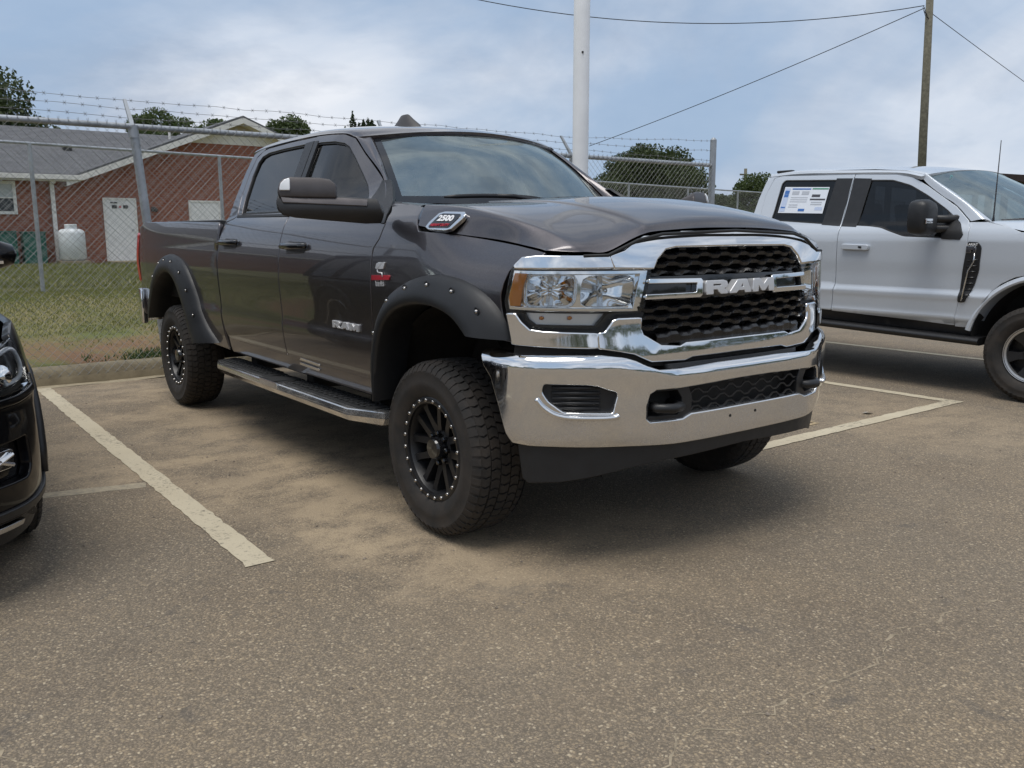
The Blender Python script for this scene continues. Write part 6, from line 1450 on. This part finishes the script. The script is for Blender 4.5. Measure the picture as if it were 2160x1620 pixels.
    patch('front_door',sk(),S([(uw+.73,.33),(uw+1.72,.31),(uw+1.72,.97),(uw+.73,.965)]),SB,sv,out=(0,s,0),res=.08,depth=.03,rad=.006)
    patch('rear_door',sk(),S([(uw+1.73,.31),(ur-.50,.33),(ur-.42,.60),(ur-.20,.83),(ur-.15,.97),(uw+1.73,.97)]),SB,sv,out=(0,s,0),res=.08,depth=.03,rad=.006)
    patch('rear_quarter',sk(),S([(ur-.44,.60),(ur-.21,.84),(ur-.16,.97),(SP_LEN,1.0),(SP_LEN,.40),(ur+.46,.36),(ur+.44,.45)]+[p for p in rr_a[::-1] if p[1]>.45]),SB,sv,out=(0,s,0),res=.06,depth=.03,rad=.006)
    for uc,cx in ((uw,0),(ur,-2.79)):
        l=MB().lathe([(.43,s*.45),(.43,s*.93)],(cx,0,.38),n=36).lathe([(.43,s*.5),(.05,s*.5)],(cx,0,.38),n=36); l.F=[f for f in l.F if sum(l.V[i][2] for i in f)/4>.33]; l.build('wheel_liner',M['liner'],sv,smooth=True,fix=False)
        pts=[sk(.006)(s*a,z) for a,z in archpts(uc,.435,.25)]; MB().tube(pts,.022,8).build('arch_trim',M['plastic'],sv,smooth=True)
        make_wheel(sv,(cx,s*.835,.375),.375,.235,'six',mirror=(s>0))
    # mirror
    b=MB().lathe([(.001,-.12),(.06,-.11),(.085,-.05),(.085,.04),(.06,.10),(.001,.12)],(-.80,s*.975,1.235),axis='y',n=18); b.V=[(x,y,1.235+(z-1.235)*.85) for x,y,z in b.V]; mr=b.build('mirror',SB,sv,smooth=True)
    MB().tube([(-.80,s*.88,1.20),(-.78,s*.78,1.15)],.03,8).build('mirror_stalk',M['plastic'],mr,smooth=True); MB().box(-.735,-.71,min(s*.90,s*1.02),max(s*.90,s*1.02),1.19,1.205).build('mirror_lamp',M['reflector'],mr)
# grille, hood, glasshouse
patch('grille',sk(-.03),[(-.58,.40),(.58,.40),(.58,.88),(.45,.90),(-.45,.90),(-.58,.88)],M['plastic'],sv,out=(1,0,0),res=.08,depth=.01,rad=0)
for z in (.68,.74,.80,.86): MB().tube([suv_skin(u,z,-.012) for u in (-.52,-.3,0,.3,.52)],.013,6).build('grille_bar',M['chrome'],sv,smooth=True)
HS=[[(-.75,-.86,1.02),(-.72,-.74,1.085),(-.66,-.40,1.115),(-.62,0,1.125)],[(-.2,-.865,.995),(-.18,-.72,1.055),(-.15,-.40,1.085),(-.13,0,1.095)],[(.35,-.835,.965),(.38,-.68,1.005),(.42,-.38,1.03),(.45,0,1.04)],[(.66,-.735,.925),(.74,-.58,.945),(.82,-.32,.955),(.86,0,.96)],[(.80,-.58,.895),(.86,-.46,.905),(.915,-.25,.91),(.935,0,.912)]]
loft('hood',mirror_cols(HS),24,32,SB,sv,skirt=.02)
GS=[[(-.70,-.80,1.05),(-.68,-.55,1.10),(-.64,0,1.12)],[(-1.15,-.70,1.42),(-1.08,-.5,1.47),(-1.02,0,1.49)],[(-1.45,-.63,1.62),(-1.40,-.45,1.665),(-1.36,0,1.685)]]
loft('windshield',mirror_cols(GS),10,16,M['windshield'],sv,out=(1,0,1))
loft('roof',mirror_cols([[(-1.45,-.64,1.62),(-1.40,-.45,1.67),(-1.36,0,1.69)],[(-2.2,-.64,1.68),(-2.2,-.45,1.73),(-2.2,0,1.75)],[(-3.3,-.62,1.62),(-3.35,-.45,1.665),(-3.4,0,1.685)]]),12,16,SB,sv,skirt=.03)
for s in (1,-1):
    def sw(x,t): 
        y=.925-.29*t; return (x,s*y,.97+.66*t+.02)
    patch('side_glass',sw,[(-.85,.04),(-3.25,.04),(-3.2,.80),(-2.4,1.0),(-1.55,.95)],M['tint'],sv,out=(0,s,.4),res=.15,depth=.004,rad=0)
    for P in ([(-.72,.02),(-1.50,1.0)],[(-1.75,.02),(-1.85,1.02)],[(-2.7,.02),(-2.65,1.04)],[(-3.28,.0),(-3.3,.98)],[(-1.48,1.0),(-2.3,1.06),(-3.3,.98)]): MB().tube([sw(*p) for p in P],.035,8).build('window_pillar',SB,sv,smooth=True)
loft('tailgate',[[(-3.27,-.90,.40),(-3.33,0,.38),(-3.27,.90,.40)],[(-3.28,-.90,.95),(-3.34,0,.95),(-3.28,.90,.95)],[(-3.32,-.62,1.62),(-3.42,0,1.68),(-3.32,.62,1.62)]],8,12,SB,sv,out=(-1,0,0))
MB().box(-3.2,.70,-.55,.55,.24,.60).box(-3.2,-.55,-.75,.75,.40,.75).box(-.6,.55,-.6,.6,.5,.88).build('underbody',M['under'],sv)
MB().prism([(-.65,.9),(-.70,1.05),(-1.0,1.03),(-1.05,.9)],lambda x,z:(x,-.80,z),lambda x,z:(x,.80,z)).build('dashboard',M['dash'],sv)
for x,y in ((-1.5,.38),(-1.5,-.38),(-2.4,.38),(-2.4,-.38)): MB().box(x-.45,x+.05,y-.24,y+.24,.70,.85).prism([(x-.38,.85),(x-.52,1.40),(x-.62,1.38),(x-.5,.85)],lambda a,z:(a,y-.23,z),lambda a,z:(a,y+.23,z)).build('seat',M['seat'],sv,bevel=.03,auto=50)
